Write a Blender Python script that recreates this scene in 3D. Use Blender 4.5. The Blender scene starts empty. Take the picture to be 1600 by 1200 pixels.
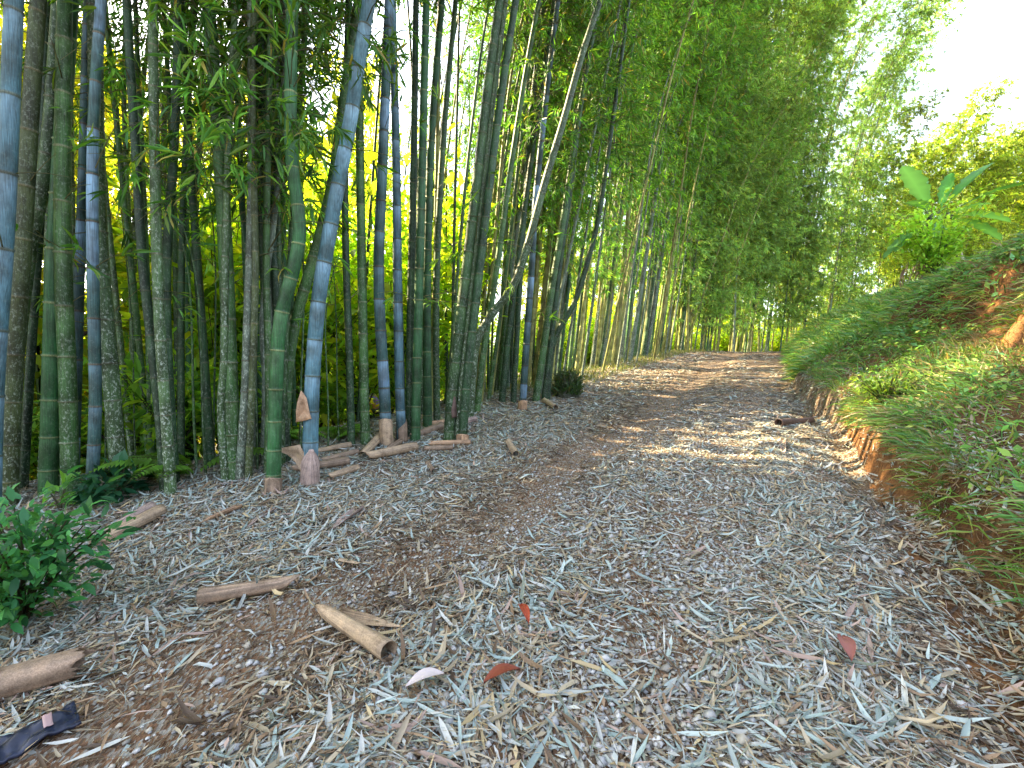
import bpy, math, random
import numpy as np
from mathutils import Vector, Matrix

random.seed(7)
RNG = np.random.default_rng(11)
scene = bpy.context.scene
COL = bpy.data.collections.new("place")
scene.collection.children.link(COL)

# ------------------------------------------------------------------ camera frame (photo is 1600x1200)
F = 733.0
PITCH = math.radians(-2.0)
CAMZ = 1.5
CP, SP = math.cos(PITCH), math.sin(PITCH)
TH = math.radians(30.0)
DX, DY = math.sin(TH), math.cos(TH)      # along the road
NX, NY = math.cos(TH), -math.sin(TH)     # to the right of the road

def ray(u, v):
    a, b = (u - 800.0) / F, (600.0 - v) / F
    return np.array([a, CP - b * SP, SP + b * CP])

def at_depth(u, v, y):
    r = ray(u, v)
    k = y / r[1]
    return np.array([r[0] * k, y, CAMZ + r[2] * k])

# ------------------------------------------------------------------ terrain
def hash2(ix, iy, seed):
    n = (ix * 374761393 + iy * 668265263 + seed * 974634721) & 0x7fffffff
    n = ((n ^ (n >> 13)) * 1274126177) & 0x7fffffff
    return ((n ^ (n >> 16)) & 0xffff) / 65535.0

def vnoise(x, y, seed=0):
    x = np.asarray(x, float); y = np.asarray(y, float)
    ix, iy = np.floor(x).astype(np.int64), np.floor(y).astype(np.int64)
    fx, fy = x - ix, y - iy
    fx = fx * fx * (3 - 2 * fx); fy = fy * fy * (3 - 2 * fy)
    a, b = hash2(ix, iy, seed), hash2(ix + 1, iy, seed)
    c, d = hash2(ix, iy + 1, seed), hash2(ix + 1, iy + 1, seed)
    return (a * (1 - fx) + b * fx) * (1 - fy) + (c * (1 - fx) + d * fx) * fy - 0.5

def bend(s):
    q = np.clip(np.asarray(s, float) - 24.0, 0, None)
    lin = np.clip(q - 21.0, 0, None)
    q2 = np.minimum(q, 21.0)
    return 0.022 * q2 * q2 + 0.92 * lin

def road_z(s):
    s = np.asarray(s, float)
    q = np.clip(s - 22.0, 0, None)
    q2 = np.minimum(q, 14.0)
    z = 0.088 * np.minimum(s, 22.0) + 0.088 * q2 - 0.5 * (0.108 / 14) * q2 * q2 - 0.02 * np.clip(q - 14, 0, 40)
    return np.maximum(z, -2.0)

def edge_left(s):
    return -5.2 - 0.85 * np.clip(3.0 - np.asarray(s, float), 0, 3.0)

BANK_A = ([-.9, -.45, -.12, 0, .10, .45, 1.0, 1.40, 1.75, 1.95, 2.2, 3.2, 4.5, 8, 20, 60, 150],
          [0, -.06, -.14, -.06, .34, .52, .80, .98, 1.12, 1.62, 2.0, 2.5, 2.85, 3.5, 5.2, 8, 8])
BANK_B = ([-.9, -.5, -.2, 0, .2, .6, 1.2, 2.0, 2.8, 4.2, 8, 20, 60, 150],
          [0, 0, -.03, .05, .3, .75, 1.25, 1.75, 2.1, 2.5, 3.2, 5, 8, 8])

def st_of(x, y):
    s = x * DX + y * DY
    t = x * NX + y * NY - bend(s)
    return s, t

def xy_of(s, t):
    tt = t + bend(s)
    return s * DX + tt * NX, s * DY + tt * NY

def H(x, y):
    x = np.asarray(x, float); y = np.asarray(y, float)
    s, t = st_of(x, y)
    z = road_z(s)
    z = z + 0.05 * vnoise(x * .9, y * .9, 1) + 0.03 * vnoise(x * 2.7, y * 2.7, 2) + 0.015 * vnoise(x * 7, y * 7, 8)
    z = z - 0.05 * np.exp(-((t + 2.05) / .35) ** 2) - 0.03 * np.exp(-((t + .45) / .4) ** 2)
    # left verge: slightly raised lip, then falls into the valley
    q = np.clip(edge_left(s) - 0.9 - t, 0, None)
    z = z - np.where(q < 2, .09 * q * q, .36 + .36 * (np.minimum(q, 14) - 2)) + 0.06 * np.clip(q - 30, 0, 60)
    z = z + 0.12 * np.exp(-((t - edge_left(s)) / 1.0) ** 2)
    # right bank
    foot = np.interp(s, [3, 6, 12, 20], [1.05, .85, .35, .15]) + 0.30 * vnoise(s * .8, t * 0 + 3, 3) + .10 * vnoise(s * 3, t * 0 + 9, 4)
    u = t - foot
    w = np.clip((s - 10) / 5.0, 0, 1)
    uu = u + .6 * vnoise(x * 1.1, y * 1.1, 5) * np.clip(u, 0, 1) + .3 * vnoise(x * 3.1, y * 3.1, 6) * np.clip(u, 0, 1)
    za = np.interp(uu, *BANK_A) * (1 + .25 * vnoise(s * .5, t * .3, 12)); zb = np.interp(uu, *BANK_B)
    z = z + za * (1 - w) + zb * w
    return z

def hz(x, y):
    return float(H(np.array([x]), np.array([y]))[0])

CAM0 = hz(0, 0)
CAMZ = 1.5 + CAM0

def on_ground(u, v, tmax=70.0):
    r = ray(u, v)
    k = np.concatenate([np.arange(.5, 12, .01), np.arange(12, tmax, .04)])
    x, y, z = r[0] * k, r[1] * k, CAMZ + r[2] * k
    below = z < H(x, y)
    i = int(np.argmax(below)) if below.any() else len(k) - 1
    return np.array([x[i], y[i], float(H(x[i:i + 1], y[i:i + 1])[0])])

def ground_normal(x, y, e=.06):
    gx = (H(x + e, y) - H(x - e, y)) / (2 * e)
    gy = (H(x, y + e) - H(x, y - e)) / (2 * e)
    n = np.stack([-gx, -gy, np.ones_like(gx)], -1)
    return n / np.linalg.norm(n, axis=-1, keepdims=True)

# ------------------------------------------------------------------ mesh helpers
def unit(v):
    return v / np.maximum(np.linalg.norm(v, axis=-1, keepdims=True), 1e-9)

class Geo:
    def __init__(self):
        self.V, self.Q, self.T, self.C, self.n = [], [], [], [], 0
    def add(self, V, quads=None, tris=None, C=None):
        V = np.asarray(V, float).reshape(-1, 3)
        if C is None: C = np.ones((len(V), 4))
        C = np.asarray(C, float)
        if C.ndim == 1: C = np.tile(C, (len(V), 1))
        if C.shape[1] == 3: C = np.concatenate([C, np.zeros((len(C), 1))], 1)
        self.V.append(V); self.C.append(C)
        if quads is not None and len(quads): self.Q.append(np.asarray(quads, np.int64).reshape(-1, 4) + self.n)
        if tris is not None and len(tris): self.T.append(np.asarray(tris, np.int64).reshape(-1, 3) + self.n)
        self.n += len(V)
    def mesh(self, name, mat, smooth=False, offset=(0, 0, 0)):
        V = np.concatenate(self.V) - np.asarray(offset, float)
        C = np.concatenate(self.C)
        Q = np.concatenate(self.Q) if self.Q else np.zeros((0, 4), np.int64)
        T = np.concatenate(self.T) if self.T else np.zeros((0, 3), np.int64)
        me = bpy.data.meshes.new(name)
        me.vertices.add(len(V)); me.vertices.foreach_set("co", V.ravel())
        loops = np.concatenate([Q.ravel(), T.ravel()])
        me.loops.add(len(loops)); me.loops.foreach_set("vertex_index", loops.astype(np.int32))
        npoly = len(Q) + len(T)
        me.polygons.add(npoly)
        st = np.concatenate([np.arange(len(Q)) * 4, len(Q) * 4 + np.arange(len(T)) * 3])
        me.polygons.foreach_set("loop_start", st.astype(np.int32))
        if smooth: me.polygons.foreach_set("use_smooth", np.ones(npoly, bool))
        at = me.color_attributes.new("Col", 'FLOAT_COLOR', 'POINT')
        at.data.foreach_set("color", C.astype(np.float32).ravel())
        me.update(calc_edges=True)
        me.materials.append(mat)
        return me

def link(name, data, parent=None, loc=None):
    o = bpy.data.objects.new(name, data)
    COL.objects.link(o)
    if parent is not None: o.parent = parent
    if loc is not None: o.location = loc
    return o

def tag(o, label=None, cat=None, group=None, kind=None):
    if label: o["label"] = label
    if cat: o["category"] = cat
    if group: o["group"] = group
    if kind: o["kind"] = kind
    return o

def empty(name, loc, label, cat, group=None):
    o = bpy.data.objects.new(name, None)
    o.empty_display_size = .2
    COL.objects.link(o); o.location = loc
    return tag(o, label, cat, group)

def copy_tree(o, loc=None, rz=None, sc=None):
    c = o.copy(); COL.objects.link(c)
    if loc is not None: c.location = loc
    if rz is not None: c.rotation_euler = (0, 0, rz)
    if sc is not None: c.scale = sc
    for ch in o.children:
        d = ch.copy(); COL.objects.link(d); d.parent = c
        for g in ch.children:
            e = g.copy(); COL.objects.link(e); e.parent = d
    return c

def diamond_leaves(geo, P, D, N, L, W, C, tipdrop=0.12):
    P, D, N = np.asarray(P), unit(np.asarray(D)), np.asarray(N)
    S = unit(np.cross(D, N)); N = np.cross(S, D)
    L = np.asarray(L)[:, None]; W = np.asarray(W)[:, None]
    m = P + D * L * .42 + N * L * .03
    V = np.stack([P, m + S * W / 2, P + D * L - N * L * tipdrop, m - S * W / 2], 1)
    n = len(P)
    q = np.arange(n)[:, None] * 4 + np.array([0, 1, 2, 3])
    geo.add(V.reshape(-1, 3), quads=q, C=np.repeat(C, 4, 0))

def lance_leaves(geo, P, D, N, L, W, C, curl=None, fold=.25):
    P, D, N = np.asarray(P), unit(np.asarray(D)), np.asarray(N)
    S = unit(np.cross(D, N)); N = np.cross(S, D)
    n = len(P)
    if curl is None: curl = np.zeros(n)
    L = np.asarray(L)[:, None]; W = np.asarray(W)[:, None]; K = np.asarray(curl)[:, None]
    def c(f): return P + D * L * f + N * L * K * (f - .5) ** 2 * 2
    f1, f2 = .22, .6
    a, b = c(f1), c(f2)
    up = N * W * fold
    V = np.stack([c(0), a + S * W * .42 + up, a, a - S * W * .42 + up, b + S * W * .45 + up, b, b - S * W * .45 + up, c(1)], 1)
    i = np.arange(n)[:, None] * 8
    quads = np.concatenate([i + np.array([1, 4, 5, 2]), i + np.array([2, 5, 6, 3])])
    tris = np.concatenate([i + np.array([0, 1, 2]), i + np.array([0, 2, 3]), i + np.array([4, 7, 5]), i + np.array([5, 7, 6])])
    geo.add(V.reshape(-1, 3), quads=quads, tris=tris, C=np.repeat(C, 8, 0))

def twig_strips(geo, A, R, C):
    """A (B,K,3) polylines, R (B,K) radii: three-sided tubes"""
    A = np.asarray(A); B, K, _ = A.shape
    T = unit(np.gradient(A, axis=1))
    ref = np.where(np.abs(T[..., 2:3]) > .8, np.array([1., 0, 0]), np.array([0, 0, 1.]))
    S = unit(np.cross(T, ref)); U = np.cross(S, T)
    vs = []
    for k in range(3):
        a = 2 * math.pi * k / 3
        vs.append(A + (S * math.cos(a) + U * math.sin(a)) * np.asarray(R)[..., None])
    V = np.stack(vs, 2)
    idx = np.arange(B * K * 3).reshape(B, K, 3)
    q = []
    for k in range(3):
        k2 = (k + 1) % 3
        q.append(np.stack([idx[:, :-1, k], idx[:, :-1, k2], idx[:, 1:, k2], idx[:, 1:, k]], -1).reshape(-1, 4))
    C = np.asarray(C)
    if C.ndim == 1: C = np.tile(C, (B, 1))
    geo.add(V.reshape(-1, 3), quads=np.concatenate(q), C=np.repeat(C, K * 3, 0))

def tube(geo, P, R, C, sides=10, cap=False):
    P = np.asarray(P, float); R = np.asarray(R, float); K = len(P)
    T = unit(np.gradient(P, axis=0))
    ref = np.array([0., 1., 0.]) if abs(T[K // 2][1]) < .8 else np.array([1., 0, 0])
    S = unit(np.cross(T, ref)); U = np.cross(S, T)
    a = np.arange(sides) * 2 * math.pi / sides
    V = P[:, None] + (S[:, None] * np.cos(a)[None, :, None] + U[:, None] * np.sin(a)[None, :, None]) * R[:, None, None]
    idx = np.arange(K * sides).reshape(K, sides)
    nx = np.roll(idx, -1, 1)
    q = np.stack([idx[:-1], nx[:-1], nx[1:], idx[1:]], -1).reshape(-1, 4)
    C = np.asarray(C, float)
    if C.ndim == 1: C = np.tile(C, (K, 1))
    t = None
    Vf = V.reshape(-1, 3); Cf = np.repeat(C, sides, 0)
    if cap:
        Vf = np.concatenate([Vf, P[:1], P[-1:]]); Cf = np.concatenate([Cf, C[:1], C[-1:]])
        t = [[nx[0, k], idx[0, k], K * sides] for k in range(sides)] + [[idx[-1, k], nx[-1, k], K * sides + 1] for k in range(sides)]
    geo.add(Vf, quads=q, tris=t, C=Cf)

# ------------------------------------------------------------------ materials
def new_mat(name):
    m = bpy.data.materials.new(name); m.use_nodes = True
    nt = m.node_tree; nt.nodes.clear()
    out = nt.nodes.new("ShaderNodeOutputMaterial")
    return m, nt, out

def N(nt, typ, **kw):
    n = nt.nodes.new(typ)
    for k, v in kw.items():
        if k in n.inputs: n.inputs[k].default_value = v
        else: setattr(n, k, v)
    return n

def mixc(nt, fac, a, b, blend='MIX'):
    n = nt.nodes.new("ShaderNodeMix"); n.data_type = 'RGBA'; n.blend_type = blend
    for sock, val in ((n.inputs[0], fac), (n.inputs[6], a), (n.inputs[7], b)):
        if isinstance(val, (int, float)): sock.default_value = val
        elif isinstance(val, tuple): sock.default_value = val if len(val) == 4 else val + (1,)
        else: nt.links.new(val, sock)
    return n.outputs[2]

def ramp(nt, fac, stops):
    n = nt.nodes.new("ShaderNodeValToRGB")
    el = n.color_ramp.elements
    while len(el) < len(stops): el.new(.5)
    for e, (p, c) in zip(el, stops):
        e.position = p; e.color = c if len(c) == 4 else c + (1,)
    nt.links.new(fac, n.inputs[0])
    return n.outputs[0]

def leaf_material(name, trans=.45, rough=.45, spec=.35, tint=(1.35, 1.2, .5), var=.25):
    m, nt, out = new_mat(name)
    at = N(nt, "ShaderNodeAttribute", attribute_name="Col")
    oi = N(nt, "ShaderNodeObjectInfo")
    mr = N(nt, "ShaderNodeMapRange"); mr.inputs[3].default_value = 1 - var; mr.inputs[4].default_value = 1 + var
    nt.links.new(oi.outputs["Random"], mr.inputs[0])
    c = mixc(nt, 1.0, at.outputs["Color"], mr.outputs[0], 'MULTIPLY')
    p = N(nt, "ShaderNodeBsdfPrincipled", Roughness=rough)
    p.inputs["Specular IOR Level"].default_value = spec
    nt.links.new(c, p.inputs["Base Color"])
    tr = N(nt, "ShaderNodeBsdfTranslucent")
    nt.links.new(mixc(nt, 1.0, c, tint, 'MULTIPLY'), tr.inputs["Color"])
    mx = N(nt, "ShaderNodeMixShader"); mx.inputs[0].default_value = trans
    nt.links.new(p.outputs[0], mx.inputs[1]); nt.links.new(tr.outputs[0], mx.inputs[2])
    nt.links.new(mx.outputs[0], out.inputs[0])
    return m

M_LEAF = leaf_material("bamboo_leaf", .48)
M_FAR = leaf_material("far_bamboo_leaf", .52, .5, .3, (1.2, 1.15, .55))
M_BROAD = leaf_material("broad_leaf", .5, .4, .4)
M_VALLEY = leaf_material("valley_leaf", .62, .5, .3, (1.35, 1.25, .45))
M_GRASS = leaf_material("grass_blade", .35, .4, .35, var=0)
M_LITTER = leaf_material("dead_leaf", .08, .55, .35, (1, 1, 1), var=0)

def culm_material():
    m, nt, out = new_mat("bamboo_culm_skin")
    at = N(nt, "ShaderNodeAttribute", attribute_name="Col")
    oi = N(nt, "ShaderNodeObjectInfo")
    tc = N(nt, "ShaderNodeTexCoord")
    mp = N(nt, "ShaderNodeMapping"); mp.inputs["Scale"].default_value = (1, 1, .7)
    sh = N(nt, "ShaderNodeVectorMath", operation='SCALE'); sh.inputs[0].default_value = (37, 61, 83); nt.links.new(oi.outputs["Random"], sh.inputs["Scale"])
    ad = N(nt, "ShaderNodeVectorMath", operation='ADD'); nt.links.new(tc.outputs["Object"], ad.inputs[0]); nt.links.new(sh.outputs[0], ad.inputs[1])
    nt.links.new(ad.outputs[0], mp.inputs[0])
    mr = N(nt, "ShaderNodeMapRange"); mr.inputs[3].default_value = .72; mr.inputs[4].default_value = 1.28
    nt.links.new(oi.outputs["Random"], mr.inputs[0])
    base = mixc(nt, 1.0, at.outputs["Color"], mr.outputs[0], 'MULTIPLY')
    # vertical streaks
    mp2 = N(nt, "ShaderNodeMapping"); mp2.inputs["Scale"].default_value = (150, 150, 3)
    nt.links.new(tc.outputs["Object"], mp2.inputs[0])
    n1 = N(nt, "ShaderNodeTexNoise", Scale=1.0, Detail=3.0)
    nt.links.new(mp2.outputs[0], n1.inputs["Vector"])
    st = ramp(nt, n1.outputs[0], [(.3, (.55, .55, .55)), (.7, (1.35, 1.35, 1.35))])
    base = mixc(nt, 1.0, base, st, 'MULTIPLY')
    # dark smudges
    n3 = N(nt, "ShaderNodeTexNoise", Scale=7.0, Detail=4.0)
    nt.links.new(mp.outputs[0], n3.inputs["Vector"])
    sm = ramp(nt, n3.outputs[0], [(.35, (.55, .5, .45)), (.6, (1.1, 1.1, 1.1))])
    base = mixc(nt, 1.0, base, sm, 'MULTIPLY')
    # lichen flecks
    n2 = N(nt, "ShaderNodeTexNoise", Scale=46.0, Detail=6.0, Roughness=.75)
    nt.links.new(mp.outputs[0], n2.inputs["Vector"])
    fl = ramp(nt, n2.outputs[0], [(.52, (0, 0, 0)), (.64, (1, 1, 1))])
    ml = N(nt, "ShaderNodeMath", operation='MULTIPLY')
    nt.links.new(fl, ml.inputs[0]); nt.links.new(at.outputs["Alpha"], ml.inputs[1])
    base = mixc(nt, ml.outputs[0], base, (.33, .38, .31))
    p = N(nt, "ShaderNodeBsdfPrincipled", Roughness=.55)
    p.inputs["Specular IOR Level"].default_value = .28
    nt.links.new(base, p.inputs["Base Color"])
    bp = N(nt, "ShaderNodeBump", Strength=.35, Distance=.004)
    nt.links.new(n2.outputs[0], bp.inputs["Height"])
    nt.links.new(bp.outputs[0], p.inputs["Normal"])
    nt.links.new(p.outputs[0], out.inputs[0])
    return m
M_CULM = culm_material()

def sheath_material():
    m, nt, out = new_mat("dry_sheath")
    at = N(nt, "ShaderNodeAttribute", attribute_name="Col")
    tc = N(nt, "ShaderNodeTexCoord")
    n1 = N(nt, "ShaderNodeTexNoise", Scale=14.0, Detail=6.0, Roughness=.65)
    nt.links.new(tc.outputs["Object"], n1.inputs["Vector"])
    r1 = ramp(nt, n1.outputs[0], [(.3, (.6, .56, .52)), (.5, (1, 1, 1)), (.75, (1.35, 1.3, 1.2))])
    c = mixc(nt, 1.0, at.outputs["Color"], r1, 'MULTIPLY')
    n2 = N(nt, "ShaderNodeTexNoise", Scale=160.0, Detail=2.0)
    nt.links.new(tc.outputs["Object"], n2.inputs["Vector"])
    c = mixc(nt, 1.0, c, ramp(nt, n2.outputs[0], [(.3, (.7, .68, .66)), (.7, (1.2, 1.2, 1.2))]), 'MULTIPLY')
    p = N(nt, "ShaderNodeBsdfPrincipled", Roughness=.6)
    p.inputs["Specular IOR Level"].default_value = .3
    nt.links.new(c, p.inputs["Base Color"])
    bp = N(nt, "ShaderNodeBump", Strength=.4, Distance=.003)
    nt.links.new(n2.outputs[0], bp.inputs["Height"]); nt.links.new(bp.outputs[0], p.inputs["Normal"])
    nt.links.new(p.outputs[0], out.inputs[0])
    return m
M_SHEATH = sheath_material()

def soil_material(name, dark, mid, light, flecks):
    m, nt, out = new_mat(name)
    tc = N(nt, "ShaderNodeTexCoord")
    n1 = N(nt, "ShaderNodeTexNoise", Scale=1.6, Detail=7.0, Roughness=.65)
    nt.links.new(tc.outputs["Object"], n1.inputs["Vector"])
    c = ramp(nt, n1.outputs[0], [(.3, dark), (.5, mid), (.7, light)])
    n2 = N(nt, "ShaderNodeTexNoise", Scale=45.0, Detail=4.0)
    nt.links.new(tc.outputs["Object"], n2.inputs["Vector"])
    c = mixc(nt, 1.0, c, ramp(nt, n2.outputs[0], [(.3, (.5, .5, .5)), (.7, (1.4, 1.4, 1.4))]), 'MULTIPLY')
    hgt = n2.outputs[0]
    if flecks:
        v = N(nt, "ShaderNodeTexVoronoi", Scale=95.0)
        mp = N(nt, "ShaderNodeMapping"); mp.inputs["Scale"].default_value = (1, .45, 1); mp.inputs["Rotation"].default_value = (0, 0, .6)
        nt.links.new(tc.outputs["Object"], mp.inputs[0]); nt.links.new(mp.outputs[0], v.inputs["Vector"])
        sep = N(nt, "ShaderNodeSeparateColor"); nt.links.new(v.outputs["Color"], sep.inputs[0])
        lc = ramp(nt, sep.outputs[0], [(0, (.07, .045, .03)), (.35, (.20, .15, .10)), (.7, (.26, .24, .20)), (1, (.30, .31, .28))])
        fac = ramp(nt, sep.outputs[1], [(.35, (0, 0, 0)), (.45, (.85, .85, .85))])
        c = mixc(nt, fac, c, lc)
        hgt = v.outputs["Distance"]
    p = N(nt, "ShaderNodeBsdfPrincipled", Roughness=.85)
    p.inputs["Specular IOR Level"].default_value = .15
    nt.links.new(c, p.inputs["Base Color"])
    bp = N(nt, "ShaderNodeBump", Strength=.7, Distance=.02)
    nt.links.new(hgt, bp.inputs["Height"]); nt.links.new(bp.outputs[0], p.inputs["Normal"])
    nt.links.new(p.outputs[0], out.inputs[0])
    return m
M_ROAD = soil_material("road_soil", (.085, .045, .024), (.15, .082, .045), (.20, .13, .08), True)
M_GROUND = soil_material("verge_soil", (.06, .04, .025), (.10, .065, .04), (.15, .11, .075), True)
M_BANK = soil_material("bank_soil", (.045, .024, .012), (.12, .058, .024), (.22, .10, .036), False)

def plain_material(name, col, rough=.6, spec=.3, var=0.0, bump=0.0, scale=30):
    m, nt, out = new_mat(name)
    p = N(nt, "ShaderNodeBsdfPrincipled", Roughness=rough)
    p.inputs["Specular IOR Level"].default_value = spec
    tc = N(nt, "ShaderNodeTexCoord")
    n1 = N(nt, "ShaderNodeTexNoise", Scale=scale, Detail=4.0)
    nt.links.new(tc.outputs["Object"], n1.inputs["Vector"])
    lo = tuple(max(0, x * (1 - var)) for x in col); hi = tuple(x * (1 + var) for x in col)
    nt.links.new(ramp(nt, n1.outputs[0], [(.3, lo), (.7, hi)]), p.inputs["Base Color"])
    if bump:
        bp = N(nt, "ShaderNodeBump", Strength=bump, Distance=.01)
        nt.links.new(n1.outputs[0], bp.inputs["Height"]); nt.links.new(bp.outputs[0], p.inputs["Normal"])
    nt.links.new(p.outputs[0], out.inputs[0])
    return m

# ------------------------------------------------------------------ ground sheets
def build_terrain():
    S = np.concatenate([np.linspace(-45, -4, 12), np.arange(-3, 12, .09), np.arange(12, 34, .2), np.arange(34, 60, 1.), np.arange(60, 161, 10.)])
    T = np.concatenate([np.arange(-150, -30, 10.), np.arange(-30, -9, 1.), np.arange(-9, -6.6, .2), np.arange(-6.6, -4.3, .1),
                        np.arange(-4.3, .749, .0902), np.arange(.75, 4.6, .07), np.arange(4.6, 10, .4), np.arange(10, 30, 2.), np.arange(30, 141, 10.)])
    iL = int(np.argmin(np.abs(T + 4.3))); iR = int(np.argmin(np.abs(T - .75)))
    SS, TT = np.meshgrid(S, T, indexing='ij')
    X, Y = xy_of(SS, TT)
    Z = H(X, Y)
    for name, a, b, mat in (("ground", 0, iL, M_GROUND), ("dirt_road", iL, iR, M_ROAD), ("hillside", iR, len(T) - 1, M_BANK)):
        V = np.stack([X[:, a:b + 1], Y[:, a:b + 1], Z[:, a:b + 1]], -1)
        n, k = V.shape[:2]
        idx = np.arange(n * k).reshape(n, k)
        q = np.stack([idx[:-1, :-1], idx[:-1, 1:], idx[1:, 1:], idx[1:, :-1]], -1).reshape(-1, 4)[:, ::-1]
        g = Geo(); g.add(V.reshape(-1, 3), quads=q)
        tag(link(name, g.mesh(name, mat, smooth=True)), kind="structure")
build_terrain()

# ------------------------------------------------------------------ leaf litter, gravel
PALETTE = np.array([(.25, .315, .295), (.325, .375, .35), (.33, .345, .32), (.40, .40, .365), (.33, .275, .19), (.24, .16, .095), (.11, .07, .04),
                    (.32, .23, .19), (.18, .20, .15), (.06, .04, .027), (.40, .31, .17), (.28, .23, .15)])
PWT = np.array([.09, .09, .10, .09, .18, .13, .09, .05, .07, .06, .06, .12]); PWT /= PWT.sum()
FINE = np.array([.05, .05, .10, .12, .18, .12, .07, .04, .04, .05, .08, .10]); FINE /= FINE.sum()
PALE = np.array([.24, .20, .14, .10, .10, .04, .0, .05, .06, .0, .04, .06]); PALE /= PALE.sum()

def cover(s, t, x, y):
    c = 1.0 - .95 * np.exp(-((t + 2.1 + .5 * vnoise(s * .6, t * 0, 21)) / .62) ** 2) - .78 * np.exp(-((t + .6 + .3 * vnoise(s * .7, t * 0, 22)) / .65) ** 2) - .7 * np.exp(-((t - .75) / .25) ** 2)
    c = c * (1 + .9 * vnoise(x * 1.3, y * 1.3, 23) + .7 * vnoise(x * 4, y * 4, 24))
    c = np.where(t > .75, c * np.clip(1.3 - (t - .75) * 1.6, .04, 1), c)
    return np.clip(c, .05, 1)

def build_litter():
    rng = np.random.default_rng(5)
    g = Geo()
    def spots(n, r0, r1, tmin=-7.5, tmax=2.3):
        r = rng.uniform(r0, r1, n); a = rng.uniform(-1.05, 1.05, n)
        x, y = r * np.sin(a), r * np.cos(a)
        s, t = st_of(x, y)
        k = (t > tmin) & (t < tmax) & (rng.random(n) < cover(s, t, x, y)) & (t > edge_left(s) - 1.6)
        return x[k], y[k], s[k], t[k]
    def batch(n, r0, r1, lmin, lmax, wr, near, pal=None):
        x, y, s, t = spots(n, r0, r1)
        m = len(x)
        nrm = ground_normal(x, y)
        nrm = unit(nrm + rng.normal(0, .17, (m, 3)))
        a = 9 * vnoise(x * .8, y * .8, 51) + rng.normal(0, .9, m) + math.pi * (rng.random(m) < .5)
        D = np.stack([np.cos(a), np.sin(a), np.zeros(m)], -1)
        D = unit(D - nrm * (D * nrm).sum(-1, keepdims=True))
        L = rng.uniform(lmin, lmax, m); W = L * rng.uniform(wr[0], wr[1], m)
        z = H(x, y) + .004 + .026 * rng.random(m) ** 1.6
        P = np.stack([x, y, z], -1) - D * L[:, None] / 2
        ci = rng.choice(len(PALETTE), m, p=PWT if pal is None else pal)
        # brown crumbs gather in the wheel track, pale leaves on the verges
        trk = np.exp(-((t + 2.1) / .5) ** 2) + .35 * (t > .5)
        br = rng.random(m) < .9 * trk
        ci = np.where(br, rng.choice([5, 6, 9, 4], m), ci)
        C = PALETTE[ci] * rng.uniform(.75, 1.32, (m, 1))
        if near: lance_leaves(g, P, D, nrm, L, W, C, curl=rng.normal(0, .34, m), fold=.25)
        else: diamond_leaves(g, P, D, nrm, L, W, C, .04)
    batch(60000, .8, 8, .045, .14, (.08, .15), True)
    batch(30000, .8, 9, .10, .235, (.085, .13), True, PALE)
    batch(190000, .8, 9, .015, .06, (.12, .4), False, FINE)
    batch(64000, .8, 8, .07, .24, (.016, .045), False)      # stalks and straw
    batch(100000, 7, 17, .05, .18, (.12, .2), False, FINE)
    batch(8000, 8, 18, .18, .30, (.12, .18), False, PALE)
    batch(40000, 15, 36, .12, .30, (.16, .26), False)
    o = link("leaf_litter", g.mesh("leaf_litter", M_LITTER))
    tag(o, kind="stuff"); o["label"] = "dry bamboo leaves and straw scattered over the track"; o["category"] = "leaf litter"
    # gravel
    g = Geo()
    n = 90000
    r = .7 + 11 * rng.random(n) ** 1.2; a = rng.uniform(-1.05, 1.05, n)
    x, y = r * np.sin(a), r * np.cos(a)
    s, t = st_of(x, y)
    w = np.exp(-((t + .6) / .8) ** 2) + .45 * np.exp(-((t + 1.6) / .3) ** 2) + .25 * (t > -3)
    k = (rng.random(n) < w * np.clip(.7 + 1.3 * vnoise(x * 1.7, y * 1.7, 31), .1, 1)) & (t < .95) & (t > -3.4)
    x, y = x[k], y[k]; m = len(x)
    rad = rng.uniform(.004, .016, m) * np.where(rng.random(m) < .05, 1.9, 1)
    c = np.stack([x, y, H(x, y) + rad * .35], -1)
    base = np.array([(1, 0, 0), (0, 1, 0), (-1, 0, 0), (0, -1, 0), (.2, .1, .8), (0, 0, -.6), (.7, .7, .35), (-.7, .6, .4), (-.6, -.7, .3), (.7, -.6, .4)], float)
    top, bot, ring = 4, 5, [0, 6, 1, 7, 2, 8, 3, 9]
    V = c[:, None] + base[None] * rad[:, None, None] * rng.uniform(.65, 1.3, (m, 10, 3))
    tr = []
    for i in range(8):
        tr += [[ring[i], ring[(i + 1) % 8], top], [ring[(i + 1) % 8], ring[i], bot]]
    tr = (np.arange(m)[:, None, None] * 10 + np.array(tr)[None]).reshape(-1, 3)
    gc = np.array([(.42, .41, .39), (.33, .33, .33), (.40, .36, .29), (.24, .22, .19), (.50, .49, .47)])[rng.integers(0, 5, m)] * rng.uniform(.75, 1.15, (m, 1))
    g.add(V.reshape(-1, 3), tris=tr, C=np.repeat(gc, 10, 0))
    o = tag(link("gravel", g.mesh("gravel", M_LITTER)), kind="stuff")
    o["label"] = "small pale stones pressed into the track"; o["category"] = "gravel"
build_litter()

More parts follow.
